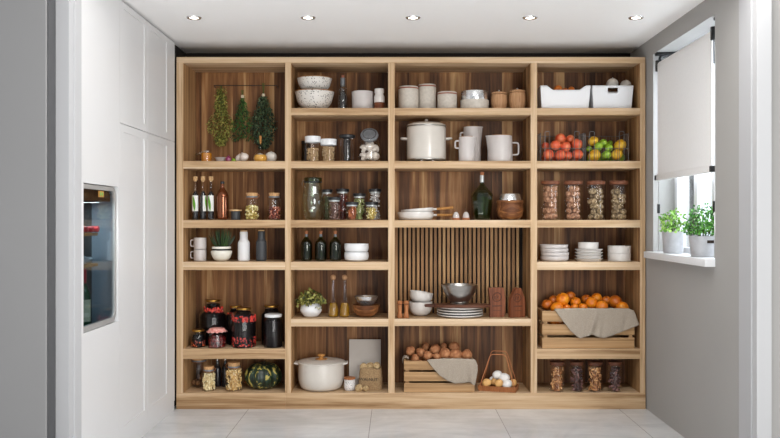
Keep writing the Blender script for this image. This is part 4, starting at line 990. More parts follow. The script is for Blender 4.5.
for px, lab in ((456, 'small drop-shaped glass salt shaker beside the pan handles'), (466, 'small drop-shaped glass pepper shaker beside the green decanter')):
    Y = .08; r = S(3.9, Y); h = hgt(207.5, 220, Y)
    if first is None:
        t = first = thing('glass_shaker', lab, 'shaker', at(px, 220, Y), 'drop-shaped shakers')
        obj('base', L(rnd([(0, 0), (r, 0), (r, h*.16), (0, h*.16)], .002), 20), 'cork_dark', t)
        obj('filling', L(rnd([(0, h*.165), (r*.88, h*.165), (r*.78, h*.40), (r*.45, h*.62), (0, h*.64)], .003), 20), 'ceramic_lilac', t)
        obj('glass', L(rnd([(0, h*.16), (r*.97, h*.16), (r*.85, h*.42), (r*.25, h*.82), (0, h)], .012, 4), 24), 'clear', t)
    else: dup(first, at(px, 220, Y), lab)
Y = .15; l = at(482, 220, Y); r = S(11.3, Y); h = hgt(172, 220, Y)
t = thing('decanter', 'large dark green glass decanter with angular shoulders and orange stopper', 'decanter', l)
obj('glass', L(rnd([(0, 0), (r*.7, 0), (r*.82, h*.15), (r, h*.48), (r*.92, h*.56), (r*.4, h*.68), (.014, h*.74), (.013, h*.93), (0, h*.93)], .012, 4), 12), 'olive_glass', t, angle=20)
obj('glass_core', L(rnd([(0, .006), (r*.62, .006), (r*.76, h*.16), (r*.9, h*.46), (r*.3, h*.62), (0, h*.62)], .012, 4), 24), 'green_core', t)
obj('neck_label', L([(.0145, h*.78), (.0145, h*.93)], 18), 'silver_foil', t)
obj('stopper', L(rnd([(0, h*.92), (.012, h*.92), (.015, h), (0, h)], .003), 16), 'cork_dark', t)
Y = .13; l = at(510, 220, Y); r = S(13.6, Y); h = hgt(200.5, 220, Y)
t = thing('wooden_bowl', 'dark carved wooden bowl holding a bright steel bowl beside the divider', 'bowl', l)
obj('body', L(rnd([(0, 0), (r*.62, 0), (r*.9, h*.18), (r*1.0, h*.5), (r*.95, h*.84), (r*1.02, h*.88), (r*1.0, h), (r*.9, h), (r*.88, h*.5), (r*.6, .01), (0, .01)], .008, 4), 40), 'acacia', t)
obj_r = S(11.6, Y); t = thing('steel_bowl', 'bright steel bowl turned upside down in the dark wooden bowl', 'bowl', (l[0], Y, l[2]+h-.012))
hb = S(6.8, Y)+.012; obj('body', L(rnd([(obj_r, 0), (obj_r*1.02, .002), (obj_r*.98, hb*.35), (obj_r*.85, hb*.95), (obj_r*.8, hb), (0, hb)], .008, 4), 40), 'chrome', t)

# ================================================================ column 3, slatted bay
first = None
for px, lab in ((399.8, 'short turned wooden pepper mill, at the left divider'), (406.3, 'short turned wooden pepper mill, beside the stacked bowls')):
    Y = .05; r = S(3.1, Y); h = hgt(300.5, 319, Y)
    if first is None:
        t = first = thing('pepper_mill', lab, 'mill', at(px, 319, Y), 'wooden pepper mills')
        obj('body', L(rnd([(0, 0), (r*.9, 0), (r*.95, h*.1), (r*.6, h*.4), (r*.8, h*.76), (0, h*.76)], .006, 4), 22), 'mill_wood', t)
        obj('head', L(rnd([(0, h*.78), (r*.95, h*.78), (r*.9, h*.97), (0, h)], .006, 4), 22), 'mill_wood', t)
    else: dup(first, at(px, 319, Y), lab)
Y = .20; l = at(420.6, 319, Y); h1 = S(14, Y); r = S(12, Y)
bowl('deep pale bowl, lower of the two beside the pepper mills', l, r, h1, 'ceramic', None, .55, 'deep pale bowls', curve=.35)
bowl('deep pale bowl set askew on top of another beside the pepper mills', (l[0]-.004, Y, l[2]+h1-.006), r*.98, S(10.5, Y), 'ceramic', None, .6, 'deep pale bowls', tilt=(0, .15, 0))
Y = .165; l = at(460, 319, Y); r = S(23.2, Y); z = l[2]
nm = ['lowest', 'second from the bottom', 'third from the bottom', 'topmost']
for k in range(4):
    hp = S(2.55, Y); tag(obj('plate', L(rnd([(0, .001), (r*.7, 0), (r*.78, .001), (r*.99, hp*.5), (r, hp), (r*.74, hp*.45), (0, hp*.4)], .004, 3), 48), 'ceramic', loc=(l[0], Y, z)), 'round white plate under the walnut board, %s of four' % nm[k], 'plate', 'stack of four white plates'); z += hp+.0004
bd_z = z+.0005; x0, x1 = WX(424.5, .07), WX(489.5, .07)
t = thing('serving_board', 'dark walnut serving board lying on the stack of white plates', 'board', ((x0+x1)/2, .075, bd_z))
hw = (x1-x0)/2; bm = bmesh.new(); pts = []
out = [(-hw, -.012), (-hw, .012), (-hw*.72, .018), (-hw*.55, .06), (-hw*.35, .08), (hw*.6, .08), (hw*.85, .065), (hw, .03), (hw, -.03), (hw*.85, -.065), (hw*.6, -.08), (-hw*.35, -.08), (-hw*.55, -.06), (-hw*.72, -.018)]
a = [bm.verts.new((x, y, 0)) for x, y in out]; b = [bm.verts.new((x, y, .02)) for x, y in out]; n = len(out)
bm.faces.new(a[::-1]); bm.faces.new(b)
for i in range(n): bm.faces.new((a[i], a[(i+1) % n], b[(i+1) % n], b[i]))
bmesh.ops.bevel(bm, geom=bm.edges[:], offset=.003, segments=2, affect='EDGES')
obj('slab', bm, 'board', t)
l2 = (WX(459.5, .11), .11, bd_z+.021); hb = WZ(284.5, .11)-l2[2]
t = bowl('dark polished metal bowl on the walnut serving board', l2, S(18.2, .11), hb, 'steel', None, .42, name='metal_bowl', th=.004, curve=.42)
obj('foot_ring', L(rnd([(0, 0), (S(9.5), 0), (S(8), .007), (0, .007)], .002), 32), 'steel', t)
def mould(lab, px, w_, top, Y, house, rz):
    r = S(w_/2, Y); h = hgt(top, 319, Y); t = thing('carved_mould', lab, 'mould', at(px, 319, Y), 'carved wooden moulds', rz)
    if house: out = [(-r, 0), (r, 0), (r*1.0, h*.6), (r*.45, h), (-r*.3, h), (-r*.98, h*.62)]
    else: out = [(-r*.84, 0), (r*.9, 0), (r*.95, h*.6), (r*.8, h), (-r, h), (-r*.82, h*.62)]
    pts = rnd([out[0]]+out[1:]+[out[0]], .012, 3)[:-1]
    bm = bmesh.new(); prism(bm, pts, -.018, .018); obj('block', bm, 'acacia_red', t, angle=30)
    cx, cz = (0, h*.68) if not house else (-r*.1, h*.66); R_ = r*.5
    bm = bmesh.new(); tube(bm, [(cx+R_*math.cos(2*PI*k/24), -.0185, cz+R_*math.sin(2*PI*k/24)) for k in range(24)], .0034, 6, True)
    tube(bm, [(cx-R_*.4, -.0185, cz-R_*.5), (cx-R_*.5, -.0185, cz+R_*.1), (cx, -.0185, cz+R_*.4), (cx+R_*.4, -.0185, cz+R_*.1)], .0036, 6); tube(bm, [(cx-R_*.1, -.0185, cz-R_*.5), (cx+R_*.1, -.0185, cz), (cx+R_*.3, -.0185, cz-R_*.4)], .0032, 6)
    obj('carved_emblem', bm, 'board', t)
    bm = bmesh.new(); box(bm, -r*.6, r*.6, -.0195, -.0178, h*.36, h*.40, .0005); box(bm, -r*.5, r*.5, -.019, -.0178, h*.22, h*.24, .0005); obj('carved_band', bm, 'board', t)
mould('rectangular carved reddish wooden mould with a round emblem and flared top', 496.5, 17.5, 287.5, .12, False, .12)
mould('arched carved reddish wooden mould with a pointed top beside the divider', 516.8, 16.2, 287.7, .10, True, .32)

# ================================================================ crates with towels
def crate(lab, x0p, x1p, y0z, topy, Yf, Yb, leftface=True):
    xa, xb = WX(x0p, Yf), WX(x1p, Yf); zb = UZ[y0z]+E; h = WZ(topy, Yf)-zb; cx = (xa+xb)/2
    t = thing('wooden_crate', lab, 'crate', (cx, (Yf+Yb)/2, zb), 'slatted wooden crates'); W_ = (xb-xa)/2; d = (Yb-Yf)/2; th = .011
    gh = h*.07; sh = (h-2*gh)/3
    bm = bmesh.new()
    for k in range(3): box(bm, -W_, W_, -d, -d+th, k*(sh+gh), k*(sh+gh)+sh, .0012)
    obj('front_side', bm, 'crate', t)
    bm = bmesh.new()
    for k in range(3): box(bm, -W_, W_, d-th, d, k*(sh+gh), k*(sh+gh)+sh, .0012)
    obj('back_side', bm, 'crate', t)
    for s in (-1, 1):
        bm = bmesh.new()
        for k in range(3): box(bm, s*W_-(th if s > 0 else 0), s*W_+(0 if s > 0 else th), -d+th, d-th, k*(sh+gh), k*(sh+gh)+sh, .0012)
        obj('end_side', bm, 'crate', t)
        for q_ in (-1, 1): obj('corner_post', B(min(s*(W_-th), s*(W_-th-.025)), max(s*(W_-th), s*(W_-th-.025)), min(q_*(d-th), q_*(d-th-.02)), max(q_*(d-th), q_*(d-th-.02)), 0, h, .001), 'crate_z', t)
    obj('bottom_board', B(-W_+th, W_-th, -d+th, d-th, .002, .012), 'crate', t)
    return h
# outline curves are heights of the cloth hem below the crate rim, metres along the rim
def towel(lab, Yf, Yb, xs, top, bot, crease, fold_amp, rimz, inset=.07):
    """xs, top, bot: columns of photo measurements taken in the plane just before the crate"""
    bm = bmesh.new(); NU, NV, NI = 60, 22, 6; Yp = Yf-.006
    def ip(px, tab):
        for (a, va), (b, vb) in zip(tab, tab[1:]):
            if a <= px <= b: return va+(vb-va)*(px-a)/max(b-a, 1e-6)
        return tab[-1][1]
    grid = []
    for i in range(NU+1):
        px = xs[0]+(xs[1]-xs[0])*i/NU; x = WX(px, Yp); zt, zb_ = WZ(ip(px, top), Yp), WZ(ip(px, bot), Yp); colm = []
        flat = abs(zt-rimz) < .012
        for j in range(NI, 0, -1):
            s = j/NI; colm.append((x, Yf+.004+inset*s, (rimz+.004 if flat else zt)-.03*s*s*(1 if flat else .4)+.006*math.sin(px*1.3+s*4)*s))
        for j in range(NV+1):
            s = j/NV; z = zt+.004*(1-s)+(zb_-zt)*s
            n_ = noise.noise(Vector((px*.11, s*1.1, 3)))*.5+.5
            y = Yp-.004-fold_amp*s**.6*n_-.004*abs(math.sin(px*.42+s*2.1))*s
            dc = abs(px-(crease[0]+(crease[1]-crease[0])*s)); y -= .012*math.exp(-(dc/2.2)**2)*s**.5; y += .008*math.exp(-((dc-5)/2.2)**2)*s
            colm.append((x, min(y, Yp-.0015), z))
        grid.append([bm.verts.new(c) for c in colm])
    for A, C in zip(grid, grid[1:]):
        for j in range(len(A)-1): bm.faces.new((A[j], A[j+1], C[j+1], C[j]))
    o = obj('towel', bm, 'linen', angle=180); c = Vector(((WX(xs[0], Yf)+WX(xs[1], Yf))/2, Yf, rimz))
    o.data.transform(Matrix.Translation(-c)); o.location = c
    sm = o.modifiers.new('thickness', 'SOLIDIFY'); sm.thickness = .003; sm.offset = 0
    return tag(o, lab, 'towel')
YC = .022
crate('slatted pine crate heaped with oranges on the right of the shelving', 542.3, 634.5, 349, 311, YC, .26)
Z4 = lambda v: 285+v/7.3
X4 = lambda u_: 540+u_/7.3
rz4 = WZ(311, YC)
towel('grey beige linen towel hanging over the front of the orange crate', YC, .29, (554.5, 638.5),
      [(554, 309.4), (576, 308.8), (629, 309.0), (634.5, 313), (638.5, 324)], [(554.5, 309.8), (562, 320), (570, 330.5), (579, 338.3), (586, 336.2), (591, 333.8), (596, 336.3), (603, 338), (612, 335.2), (634.5, 326.2), (638.5, 324.5)], (597, 589), .020, rz4)
def heap(name, cat, grp, ox, oy, sc, items, base, fmt, y_of, squash=(1, 1, .93), calyx=None, lump=.04, minz=None, rot=False):
    """items: (u, v, r, label words, material, depth) measured on the photo; each becomes one fruit at its depth"""
    q = random.Random(len(items))
    for u_, v_, r_, words, mat, Y in items:
        px, py = ox+u_/sc, oy+v_/sc; r = S(r_/sc, Y); z = WZ(py, Y)
        if minz is not None: z = max(z, minz+r*squash[2]*.97)
        bm = bmesh.new(); sq = squash if not rot else (1, .9, q.uniform(1.05, 1.3))
        ball(bm, (0, 0, 0), r/((sq[0]+sq[2])/2), sq, lump=lump, u=20, v=14, seed=int(u_+v_))
        t = obj(name, bm, mat, loc=(WX(px, Y), Y, z)); t.rotation_euler = (q.uniform(-.9, .7), q.uniform(-.6, .6), q.uniform(0, 3)) if not rot else (0, q.uniform(-1.4, 1.4), 0)
        tag(t, fmt % words, cat, grp)
        if calyx:
            bm = bmesh.new(); rr = r*.16; zz = r*sq[2]/((sq[0]+sq[2])/2)
            lathe(bm, [(0, zz*.965), (rr*1.2, zz*.97), (rr*.5, zz*1.01), (0, zz*1.015)], 7); obj('stem_end', bm, calyx, t)
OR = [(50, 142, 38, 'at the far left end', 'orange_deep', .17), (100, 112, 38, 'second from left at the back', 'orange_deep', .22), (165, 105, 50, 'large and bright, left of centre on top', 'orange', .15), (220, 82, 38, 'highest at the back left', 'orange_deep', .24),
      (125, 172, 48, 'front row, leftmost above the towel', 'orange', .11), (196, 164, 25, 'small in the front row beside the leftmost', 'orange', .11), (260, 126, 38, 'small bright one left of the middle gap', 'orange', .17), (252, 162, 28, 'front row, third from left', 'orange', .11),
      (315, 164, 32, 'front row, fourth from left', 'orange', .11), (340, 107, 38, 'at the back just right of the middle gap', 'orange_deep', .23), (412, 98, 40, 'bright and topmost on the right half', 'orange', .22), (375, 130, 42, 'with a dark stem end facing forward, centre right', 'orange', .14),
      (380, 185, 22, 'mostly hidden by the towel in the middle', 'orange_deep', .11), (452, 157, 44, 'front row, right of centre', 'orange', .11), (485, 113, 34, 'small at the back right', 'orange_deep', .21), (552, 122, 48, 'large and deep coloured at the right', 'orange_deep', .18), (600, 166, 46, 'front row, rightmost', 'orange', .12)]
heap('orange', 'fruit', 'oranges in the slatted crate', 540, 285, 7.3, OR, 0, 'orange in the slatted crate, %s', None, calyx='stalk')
c0 = (WX(589, .17), .17, UZ[349]); bm = bmesh.new(); q = random.Random(44)
for i in range(11):
    for j in range(3):
        ball(bm, (WX(551.5+7.4*i, .17)-c0[0]+q.uniform(-.004, .004), -.06+.06*j, WZ(318, .17)-c0[2]-.012+q.uniform(-.004, .004)), .032, u=12, v=8)
tag(obj('oranges', bm, 'orange_deep', loc=c0), 'lower layer of oranges filling the crate under the visible ones', 'fruit', kind='stuff')

crate('slatted pine crate of potatoes on the bottom shelf', 404, 474.5, 393, 361, .022, .25)
rz3 = WZ(361, .022)
towel('grey beige linen towel hanging over the front of the potato crate', .022, .25, (427.5, 477.5),
      [(427.5, 360.2), (445, 359.2), (473.5, 359.5), (475.5, 361), (477.5, 366)], [(427.5, 360.6), (432, 366.5), (439, 374.5), (447, 380), (455, 383.2), (461, 382.6), (470, 381.8), (473.5, 384.6), (475, 384.2), (477.5, 370)], (470, 473), .016, rz3, .07)
bm = bmesh.new(); xx = WX(404, .022); prof = [(.035, -.03, .004), (.02, -.005, .012), (.004, .0, .014), (-.008, .0, .004), (-.011, .0, -.012), (-.010, .0, -.028)]
g = [[bm.verts.new((x_, .09+.014*j, z_+.005*math.sin(j*1.7))) for x_, _, z_ in prof] for j in range(6)]
for A, C in zip(g, g[1:]):
    for j in range(5): bm.faces.new((A[j], A[j+1], C[j+1], C[j]))
o = obj('towel', bm, 'linen', loc=(xx, 0, rz3), angle=180); o.modifiers.new('thickness', 'SOLIDIFY').thickness = .003
tag(o, 'small corner of grey cloth over the left end of the potato crate', 'towel')
PO = [(128, 130, 24, 'at the far left end', 'potato', .17), (182, 140, 25, 'second from left in the middle', 'potato', .17), (215, 153, 24, 'front row, left of the towel edge', 'potato', .12), (252, 124, 28, 'upper left of centre', 'potato', .19), (205, 110, 20, 'small at the back left', 'potato', .25), (294, 108, 18, 'small at the back centre', 'potato', .25),
      (303, 146, 30, 'large in the centre front', 'potato', .13), (348, 112, 28, 'topmost of the heap', 'potato', .21), (353, 152, 32, 'lying diagonally right of centre', 'potato', .12), (410, 150, 27, 'rightmost of the heap', 'potato', .14), (152, 168, 20, 'front row, leftmost', 'potato', .12), (260, 160, 20, 'small in the front row against the towel', 'potato', .12)]
heap('potato', 'potato', 'potatoes in the slatted crate', 385, 325, 5.032, PO, 0, 'potato in the slatted crate, %s', None, lump=.16, rot=True)
c0 = (WX(439, .17), .17, UZ[393]); bm = bmesh.new()
for i in range(7):
    for j in range(3):
        ball(bm, (WX(411+9.3*i, .17)-c0[0], -.06+.06*j, WZ(364, .17)-c0[2]-.002+q.uniform(-.004, .004)), .034, (1.1, 1, .9), lump=.1, seed=i*3+j, u=12, v=8)
tag(obj('potatoes', bm, 'potato', loc=c0), 'lower layer of potatoes filling the crate under the visible ones', 'potato', kind='stuff')

# egg basket
Yc = .10; l = (WX(498.5, Yc), Yc, UZ[393]+E)
t = thing('egg_basket', 'small copper wire egg basket with a woven tray and tall handle', 'basket', l, None, -.28)
bw, bd, bh = .125, .065, .03
bm = bmesh.new()
for k in range(5):
    z = .004+bh*k/4.3; g_ = 1+.06*k/4
    tube(bm, rnd([(-bw*g_, -bd*g_, z), (bw*g_, -bd*g_, z), (bw*g_, bd*g_, z), (-bw*g_, bd*g_, z), (-bw*g_, -bd*g_, z)], .01, 3)[:-1], .004, 6, True)
for i in range(17):
    x_ = -bw+2*bw*i/16
    for s in (-1, 1): tube(bm, [(x_, s*bd, .0), (x_*1.05, s*bd*1.06, bh)], .003, 5)
for i in range(9):
    y_ = -bd+2*bd*i/8
    for s in (-1, 1): tube(bm, [(s*bw, y_, .0), (s*bw*1.05, y_*1.06, bh)], .003, 5)
box(bm, -bw, bw, -bd, bd, 0, .005)
obj('woven_tray', bm, 'mill_wood', t)
hh = WZ(351.5, Yc)-l[2]
for s in (-1, 1):
    obj('wire_handle', T(rnd([(-bw*.98, s*bd, bh*.8), (-bw*.42, s*.022, hh-(.0 if s > 0 else .018)), (bw*.42, s*.022, hh-(.0 if s > 0 else .018)), (bw*.98, s*bd, bh*.8)], .022, 5), .0028, 8), 'copper_wire', t)
def egg(px, py, rr, Y, mat, lab, tilt):
    bm = bmesh.new(); r = S(rr, Y)*1.06; lathe(bm, [(r*math.sin(PI*k/12)*(1-.10*(-math.cos(PI*k/12))), -r*1.18*math.cos(PI*k/12)) for k in range(13)], 20)
    o = obj('egg', bm, mat, loc=(WX(px, Y), Y, max(WZ(py, Y), UZ[393]+.007+r))); o.rotation_euler = tilt; tag(o, lab, 'egg', 'eggs in the wire basket')
Ex, Ey = (lambda u_: 385+u_/5.032), (lambda v: 325+v/5.032)
for u_, v_, r_, Y, mat, lab, tl in ((513, 290, 19.5, .11, 'egg_brown', 'brown egg at the left end of the wire basket', (0, 1.3, .3)), (550, 284, 16, .15, 'egg_brown', 'brown egg behind, second from left', (0, .4, 0)), (573, 293, 19, .09, 'egg_brown', 'brown egg in the front middle of the basket', (.5, .6, 0)),
        (643, 292, 18, .155, 'egg_brown', 'brown egg at the right end of the basket', (0, .9, .3)), (565, 250, 20, .145, 'egg_white', 'white egg topmost in the basket', (0, 1.2, .2)), (600, 266, 23, .12, 'egg_white', 'white egg lying across the right of the top', (0, 1.4, -.2)), (615, 298, 21, .085, 'egg_white', 'white egg at the front right of the basket', (.3, .8, 0)), (538, 274, 13, .175, 'egg_white', 'white egg mostly hidden at the back left of the basket', (0, .3, 0))):
    egg(Ex(u_), Ey(v_), r_/5.032, Y-.03, mat, lab, tl)

# ================================================================ column 4, row 1 : white bins
def bin_(lab, px0, px1, top, Y0, Y1, dip, hole, flare=.012):
    x0, x1 = WX(px0, Y0), WX(px1, Y0); zb = UZ[108]+E; h = WZ(top, Y0)-zb; cx = (x0+x1)/2; W_ = (x1-x0)/2; d = (Y1-Y0)/2
    t = thing('storage_bin', lab, 'bin', (cx, (Y0+Y1)/2, zb), 'white plastic storage bins')
    bm = bmesh.new(); NU, NV = 24, 10
    def topz(s): # s in -1..1 along the front
        if not dip: return h
        a = abs(s-.03); return h-dip*(1 if a < .55 else (0 if a > .78 else 1-(a-.55)/.23))
    def wall(fn, dips, holes):
        g = [[None]*(NV+1) for _ in range(NU+1)]
        for i in range(NU+1):
            s = -1+2*i/NU; H_ = topz(s) if dips else h
            for j in range(NV+1):
                z = H_*j/NV; k = z/h; g[i][j] = bm.verts.new(fn(s, k, z))
        for i in range(NU):
            for j in range(NV):
                if holes and abs(-1+2*(i+.5)/NU-.02) < .25 and 6 < j < 9: continue
                bm.faces.new((g[i][j], g[i+1][j], g[i+1][j+1], g[i][j+1]))
    fx = lambda k: W_-flare*(1-k); fy = lambda k: d-flare*(1-k)
    wall(lambda s, k, z: (s*fx(k), -fy(k), z), True, hole); wall(lambda s, k, z: (s*fx(k), fy(k), z), True, hole)
    wall(lambda s, k, z: (-fx(k), s*fy(k), z), False, False); wall(lambda s, k, z: (fx(k), s*fy(k), z), False, False)
    b_ = [bm.verts.new(c) for c in ((-fx(0), -fy(0), 0), (fx(0), -fy(0), 0), (fx(0), fy(0), 0), (-fx(0), fy(0), 0))]; bm.faces.new(b_)
    bmesh.ops.remove_doubles(bm, verts=bm.verts, dist=1e-4)
    o = obj('tub', bm, 'pure', t, angle=40); sm = o.modifiers.new('thickness', 'SOLIDIFY'); sm.thickness = .0045; sm.offset = 0
bin_('wide white plastic bin with a dipped front edge', 540.6, 590.3, 85.5, .05, .29, .030, False)
bin_('white plastic bin with an oval hand hole in front', 592.5, 633.2, 85.5, .05, .30, 0, True)
for k, (u_, v_, r_, lab) in enumerate(((212, 248, 24, 'orange showing over the dip of the wide white bin, leftmost'), (250, 252, 14, 'orange showing over the dip of the wide white bin, middle'), (284, 252, 20, 'orange showing over the dip of the wide white bin, rightmost'))):
    Y = .13; r = S(r_/5.54, Y)*1.05; bm = bmesh.new(); ball(bm, (0, 0, 0), r, lump=.05, u=18, v=12)
    tag(obj('orange', bm, 'orange_deep', loc=(WX(520+u_/5.54, Y), Y, WZ(45+v_/5.54, Y))), lab, 'fruit', 'oranges in the white bin')
bm = bmesh.new(); c0 = (WX(565, .17), .17, UZ[108])
for i in range(4):
    for j in range(3): ball(bm, (-.095+.063*i, -.055+.06*j, .045), .03, u=12, v=8)
tag(obj('oranges', bm, 'orange_deep', loc=c0), 'lower layer of oranges filling the wide white bin', 'fruit', kind='stuff')
for u_, v_, r_, lab in ((512, 214, 32, 'white onion on the left in the white bin with a hand hole'), (586, 222, 30, 'white onion on the right in the white bin with a hand hole')):
    Y = .16; r = S(r_/5.54, Y); bm = bmesh.new(); ball(bm, (0, 0, 0), r, (1, 1, .92), u=20, v=14); tube(bm, [(0, 0, r*.85), (.002, 0, r*1.06)], .003, 6)
    tag(obj('white_onion', bm, 'onion_white', loc=(WX(520+u_/5.54, Y), Y, WZ(45+v_/5.54, Y))), lab, 'onion', 'white onions in the bin')
bm = bmesh.new(); c0 = (WX(612, .17), .17, UZ[108])
for i in range(3):
    for j in range(3): ball(bm, (-.075+.075*i, -.06+.068*j, .05), .036, u=12, v=8)
tag(obj('white_onions', bm, 'onion_white', loc=c0), 'lower layer of white onions filling the bin with the hand hole', 'onion', kind='stuff')

# ================================================================ column 4, row 2 : wire baskets
def wbasket(lab, px0, px1, Y0, Y1):
    x0, x1 = WX(px0, Y0), WX(px1, Y0); zb = UZ[161]+E+.002; cx = (x0+x1)/2; W_ = (x1-x0)/2; d = (Y1-Y0)/2
    t = thing('wire_basket', lab, 'basket', (cx, (Y0+Y1)/2, zb), 'dark wire baskets'); h = WZ(133, Y0)-zb; hm = WZ(148.3, Y0)-zb; ha = WZ(131.5, Y0)-zb; wr = .0017
    bm = bmesh.new()
    tube(bm, rnd([(-W_, -d, 0), (W_, -d, 0), (W_, d, 0), (-W_, d, 0), (-W_, -d, 0)], .012, 3)[:-1], wr, 6, True)
    for i in range(1, 12): tube(bm, [(-W_+2*W_*i/12, -d, 0), (-W_+2*W_*i/12, d, 0)], wr*.7, 5)
    obj('bottom_grid', bm, 'wire', t)
    bm = bmesh.new(); tube(bm, [(-W_, -d, hm), (W_, -d, hm)], wr, 6)
    for i in range(0, 17):
        x_ = -W_+2*W_*i/16
        if 3 < i < 13: tube(bm, [(x_, -d, 0), (x_, -d, hm)], wr*.8, 5)
    for s in (-1, 1):
        for f in (.66, .40): pass
        tube(bm, rnd([(s*W_*.58, -d, 0), (s*W_*.58, -d, ha), (s*W_*.80, -d, ha), (s*W_*.80, -d, 0)], .01, 4), wr*1.15, 6)
    obj('front_grid', bm, 'wire', t)
    bm = bmesh.new(); tube(bm, [(-W_, d, h), (W_, d, h)], wr, 6); tube(bm, [(-W_, d, hm), (W_, d, hm)], wr, 6)
    for i in range(17): tube(bm, [(-W_+2*W_*i/16, d, 0), (-W_+2*W_*i/16, d, h)], wr*.8, 5)
    obj('back_grid', bm, 'wire', t)
    for s in (-1, 1):
        bm = bmesh.new(); tube(bm, rnd([(s*W_, -d, 0), (s*W_, -d, h), (s*W_, d, h), (s*W_, d, 0)], .012, 3), wr*1.2, 6); tube(bm, [(s*W_, -d, hm), (s*W_, d, hm)], wr, 6)
        for i in range(1, 6): tube(bm, [(s*W_, -d+2*d*i/6, 0), (s*W_, -d+2*d*i/10, h)], wr*.8, 5)
        obj('side_grid', bm, 'wire', t)
wbasket('dark wire basket full of red apples', 540.7, 583.5, .05, .27)
wbasket('dark wire basket full of yellow and green citrus', 585.3, 628.3, .05, .27)
mz = UZ[161]+.003
AP = [(100, 220, 40, 'bottom row, leftmost', 'apple', .095), (187, 225, 40, 'bottom row, second from left', 'apple', .095), (248, 226, 30, 'bottom row, third from left', 'apple', .10), (317, 218, 40, 'bottom row, rightmost', 'apple', .095), (80, 158, 30, 'half hidden at the far left', 'apple', .19),
      (152, 150, 38, 'middle row, left', 'apple', .11), (228, 160, 38, 'middle row, centre front', 'apple', .10), (312, 142, 42, 'middle row, right', 'apple', .12), (190, 103, 40, 'topmost, left', 'apple', .17), (262, 106, 32, 'topmost, right, behind', 'apple', .19)]
heap('red_apple', 'fruit', 'red apples in the wire basket', 535, 125, 7.43, AP, 0, 'red apple in the wire basket, %s', None, calyx='stalk', minz=mz, squash=(1, 1, .95))
CT = [('lemon', 'yellow', (432, 120, 37, 'topmost at the left', 'lemon', .15)), ('lemon', 'yellow', (441, 225, 46, 'large in the bottom row, left', 'lemon', .10)), ('lemon', 'yellow', (632, 152, 45, 'large at the upper right', 'lemon', .13)), ('lemon', 'yellow', (607, 220, 42, 'large in the bottom row, right', 'lemon', .10)),
      ('lime', 'green', (505, 137, 32, 'topmost in the middle', 'lime', .15)), ('lime', 'green', (472, 160, 32, 'middle row, left', 'lime', .10)), ('lime', 'green', (550, 170, 29, 'middle row, right', 'lime', .10)), ('lime', 'green', (532, 222, 33, 'bottom row between two yellow ones', 'lime', .09)), ('lime', 'green', (558, 136, 20, 'small at the back right', 'lime', .21)), ('lime', 'green', (402, 177, 22, 'small at the far left', 'lime', .16))]
for nm_, c_, it in CT:
    heap(nm_, 'fruit', 'citrus in the wire basket', 535, 125, 7.43, [it], 0, c_+' citrus in the wire basket, %s', None, calyx='stem_green', minz=mz, squash=(1, 1, .92) if nm_ == 'lime' else (1.06, 1, .92))
for (px, mt, k) in ((561, 'apple', 'red apples'), (607, 'lime', 'limes')):
    c0 = (WX(px, .18), .18, UZ[161]); bm = bmesh.new()
    for i in range(4):
        for j in range(2): ball(bm, (-.10+.066*i, -.0+.05*j, .036), .031, u=12, v=8)
    tag(obj(k.replace(' ', '_'), bm, mt, loc=c0), 'rear lower layer of %s in the wire basket' % k, 'fruit', kind='stuff')

# ================================================================ column 4, row 3
for k, (px, mt, lab, nm_, cl) in enumerate(((550.3, 'walnut', 'wood-lidded glass jar of walnuts, leftmost of the four', 'walnut', 'walnut'), (573, 'walnut', 'wood-lidded glass jar of walnuts, second from left', 'walnut', 'walnut'),
        (595.8, 'hazel', 'wood-lidded glass jar of beige nuts, second from right', 'nut', 'beige nut'), (618.8, 'hazel', 'wood-lidded glass jar of beige nuts, rightmost of the four', 'nut', 'beige nut'))):
    Y = .10; r = S(8.5, Y); h = hgt(181, 220, Y); t = thing('nut_jar', lab, 'jar', at(px, 220, Y), 'wood-lidded nut jars')
    obj('glass', L(rnd([(0, 0), (r, 0), (r, h-.022), (r*.96, h-.018), (0, h-.018)], .006, 3)), 'clear', t)
    obj('wooden_lid', L(rnd([(0, h-.027), (r*1.08, h-.027), (r*1.1, h-.004), (r*1.06, h), (0, h)], .004, 3)), 'lid_wood', t)
    nuts_in(px, 220, Y, r, h*.84, .0215 if k < 2 else .0195, mt, cl+' in the jar '+lab.split(', ')[1].replace(' of the four', '')+' of four', 'nuts in the '+lab.split(', ')[1]+' wood-lidded jar', 30+k, nm_)

# ================================================================ column 4, row 4
Y = .13; l = at(554.5, 262, Y); r = S(14, Y); z = l[2]
for k in range(4):
    hp = S(4.9, Y); st = S(3.85, Y); dx = (0, .002, -.002, -.0045)[k]
    tag(obj('bowl', L(rnd([(0, 0), (r*.86, 0), (r*.98, hp*.4), (r, hp), (r*.975, hp), (r*.92, hp*.4), (r*.8, .003), (0, .003)], .006, 3), 44), 'ceramic_lilac', loc=(l[0]+dx, Y, z)), 'shallow white bowl in the left stack, %s of four' % nm[k], 'bowl', 'left stack of shallow bowls')
    z += st
l = at(588.8, 262, Y); r = S(13.8, Y); z = l[2]
for k in range(4):
    hp = S(3.0, Y); tag(obj('plate', L(rnd([(0, 0), (r*.84, 0), (r*.88, hp*.5), (r, hp*.8), (r, hp), (r*.84, hp*.8), (0, hp*.5)], .003, 3), 44), 'ceramic', loc=(l[0], Y, z)), 'white rimmed plate in the middle stack, %s of four' % nm[k], 'plate', 'middle stack of plates'); z += hp+.0003
hp = S(6.5, Y); rr = S(10.1, Y)
tag(obj('bowl', L(rnd([(0, 0), (rr*.97, 0), (rr, hp), (rr*.965, hp), (rr*.94, .004), (0, .004)], .003, 3), 40), 'ceramic', loc=(l[0]-.004, Y, z)), 'straight-sided white bowl on top of the plate stack', 'bowl')
l = at(619.3, 262, Y); r = S(11.4, Y); z = l[2]; hp = S(7.6, Y)
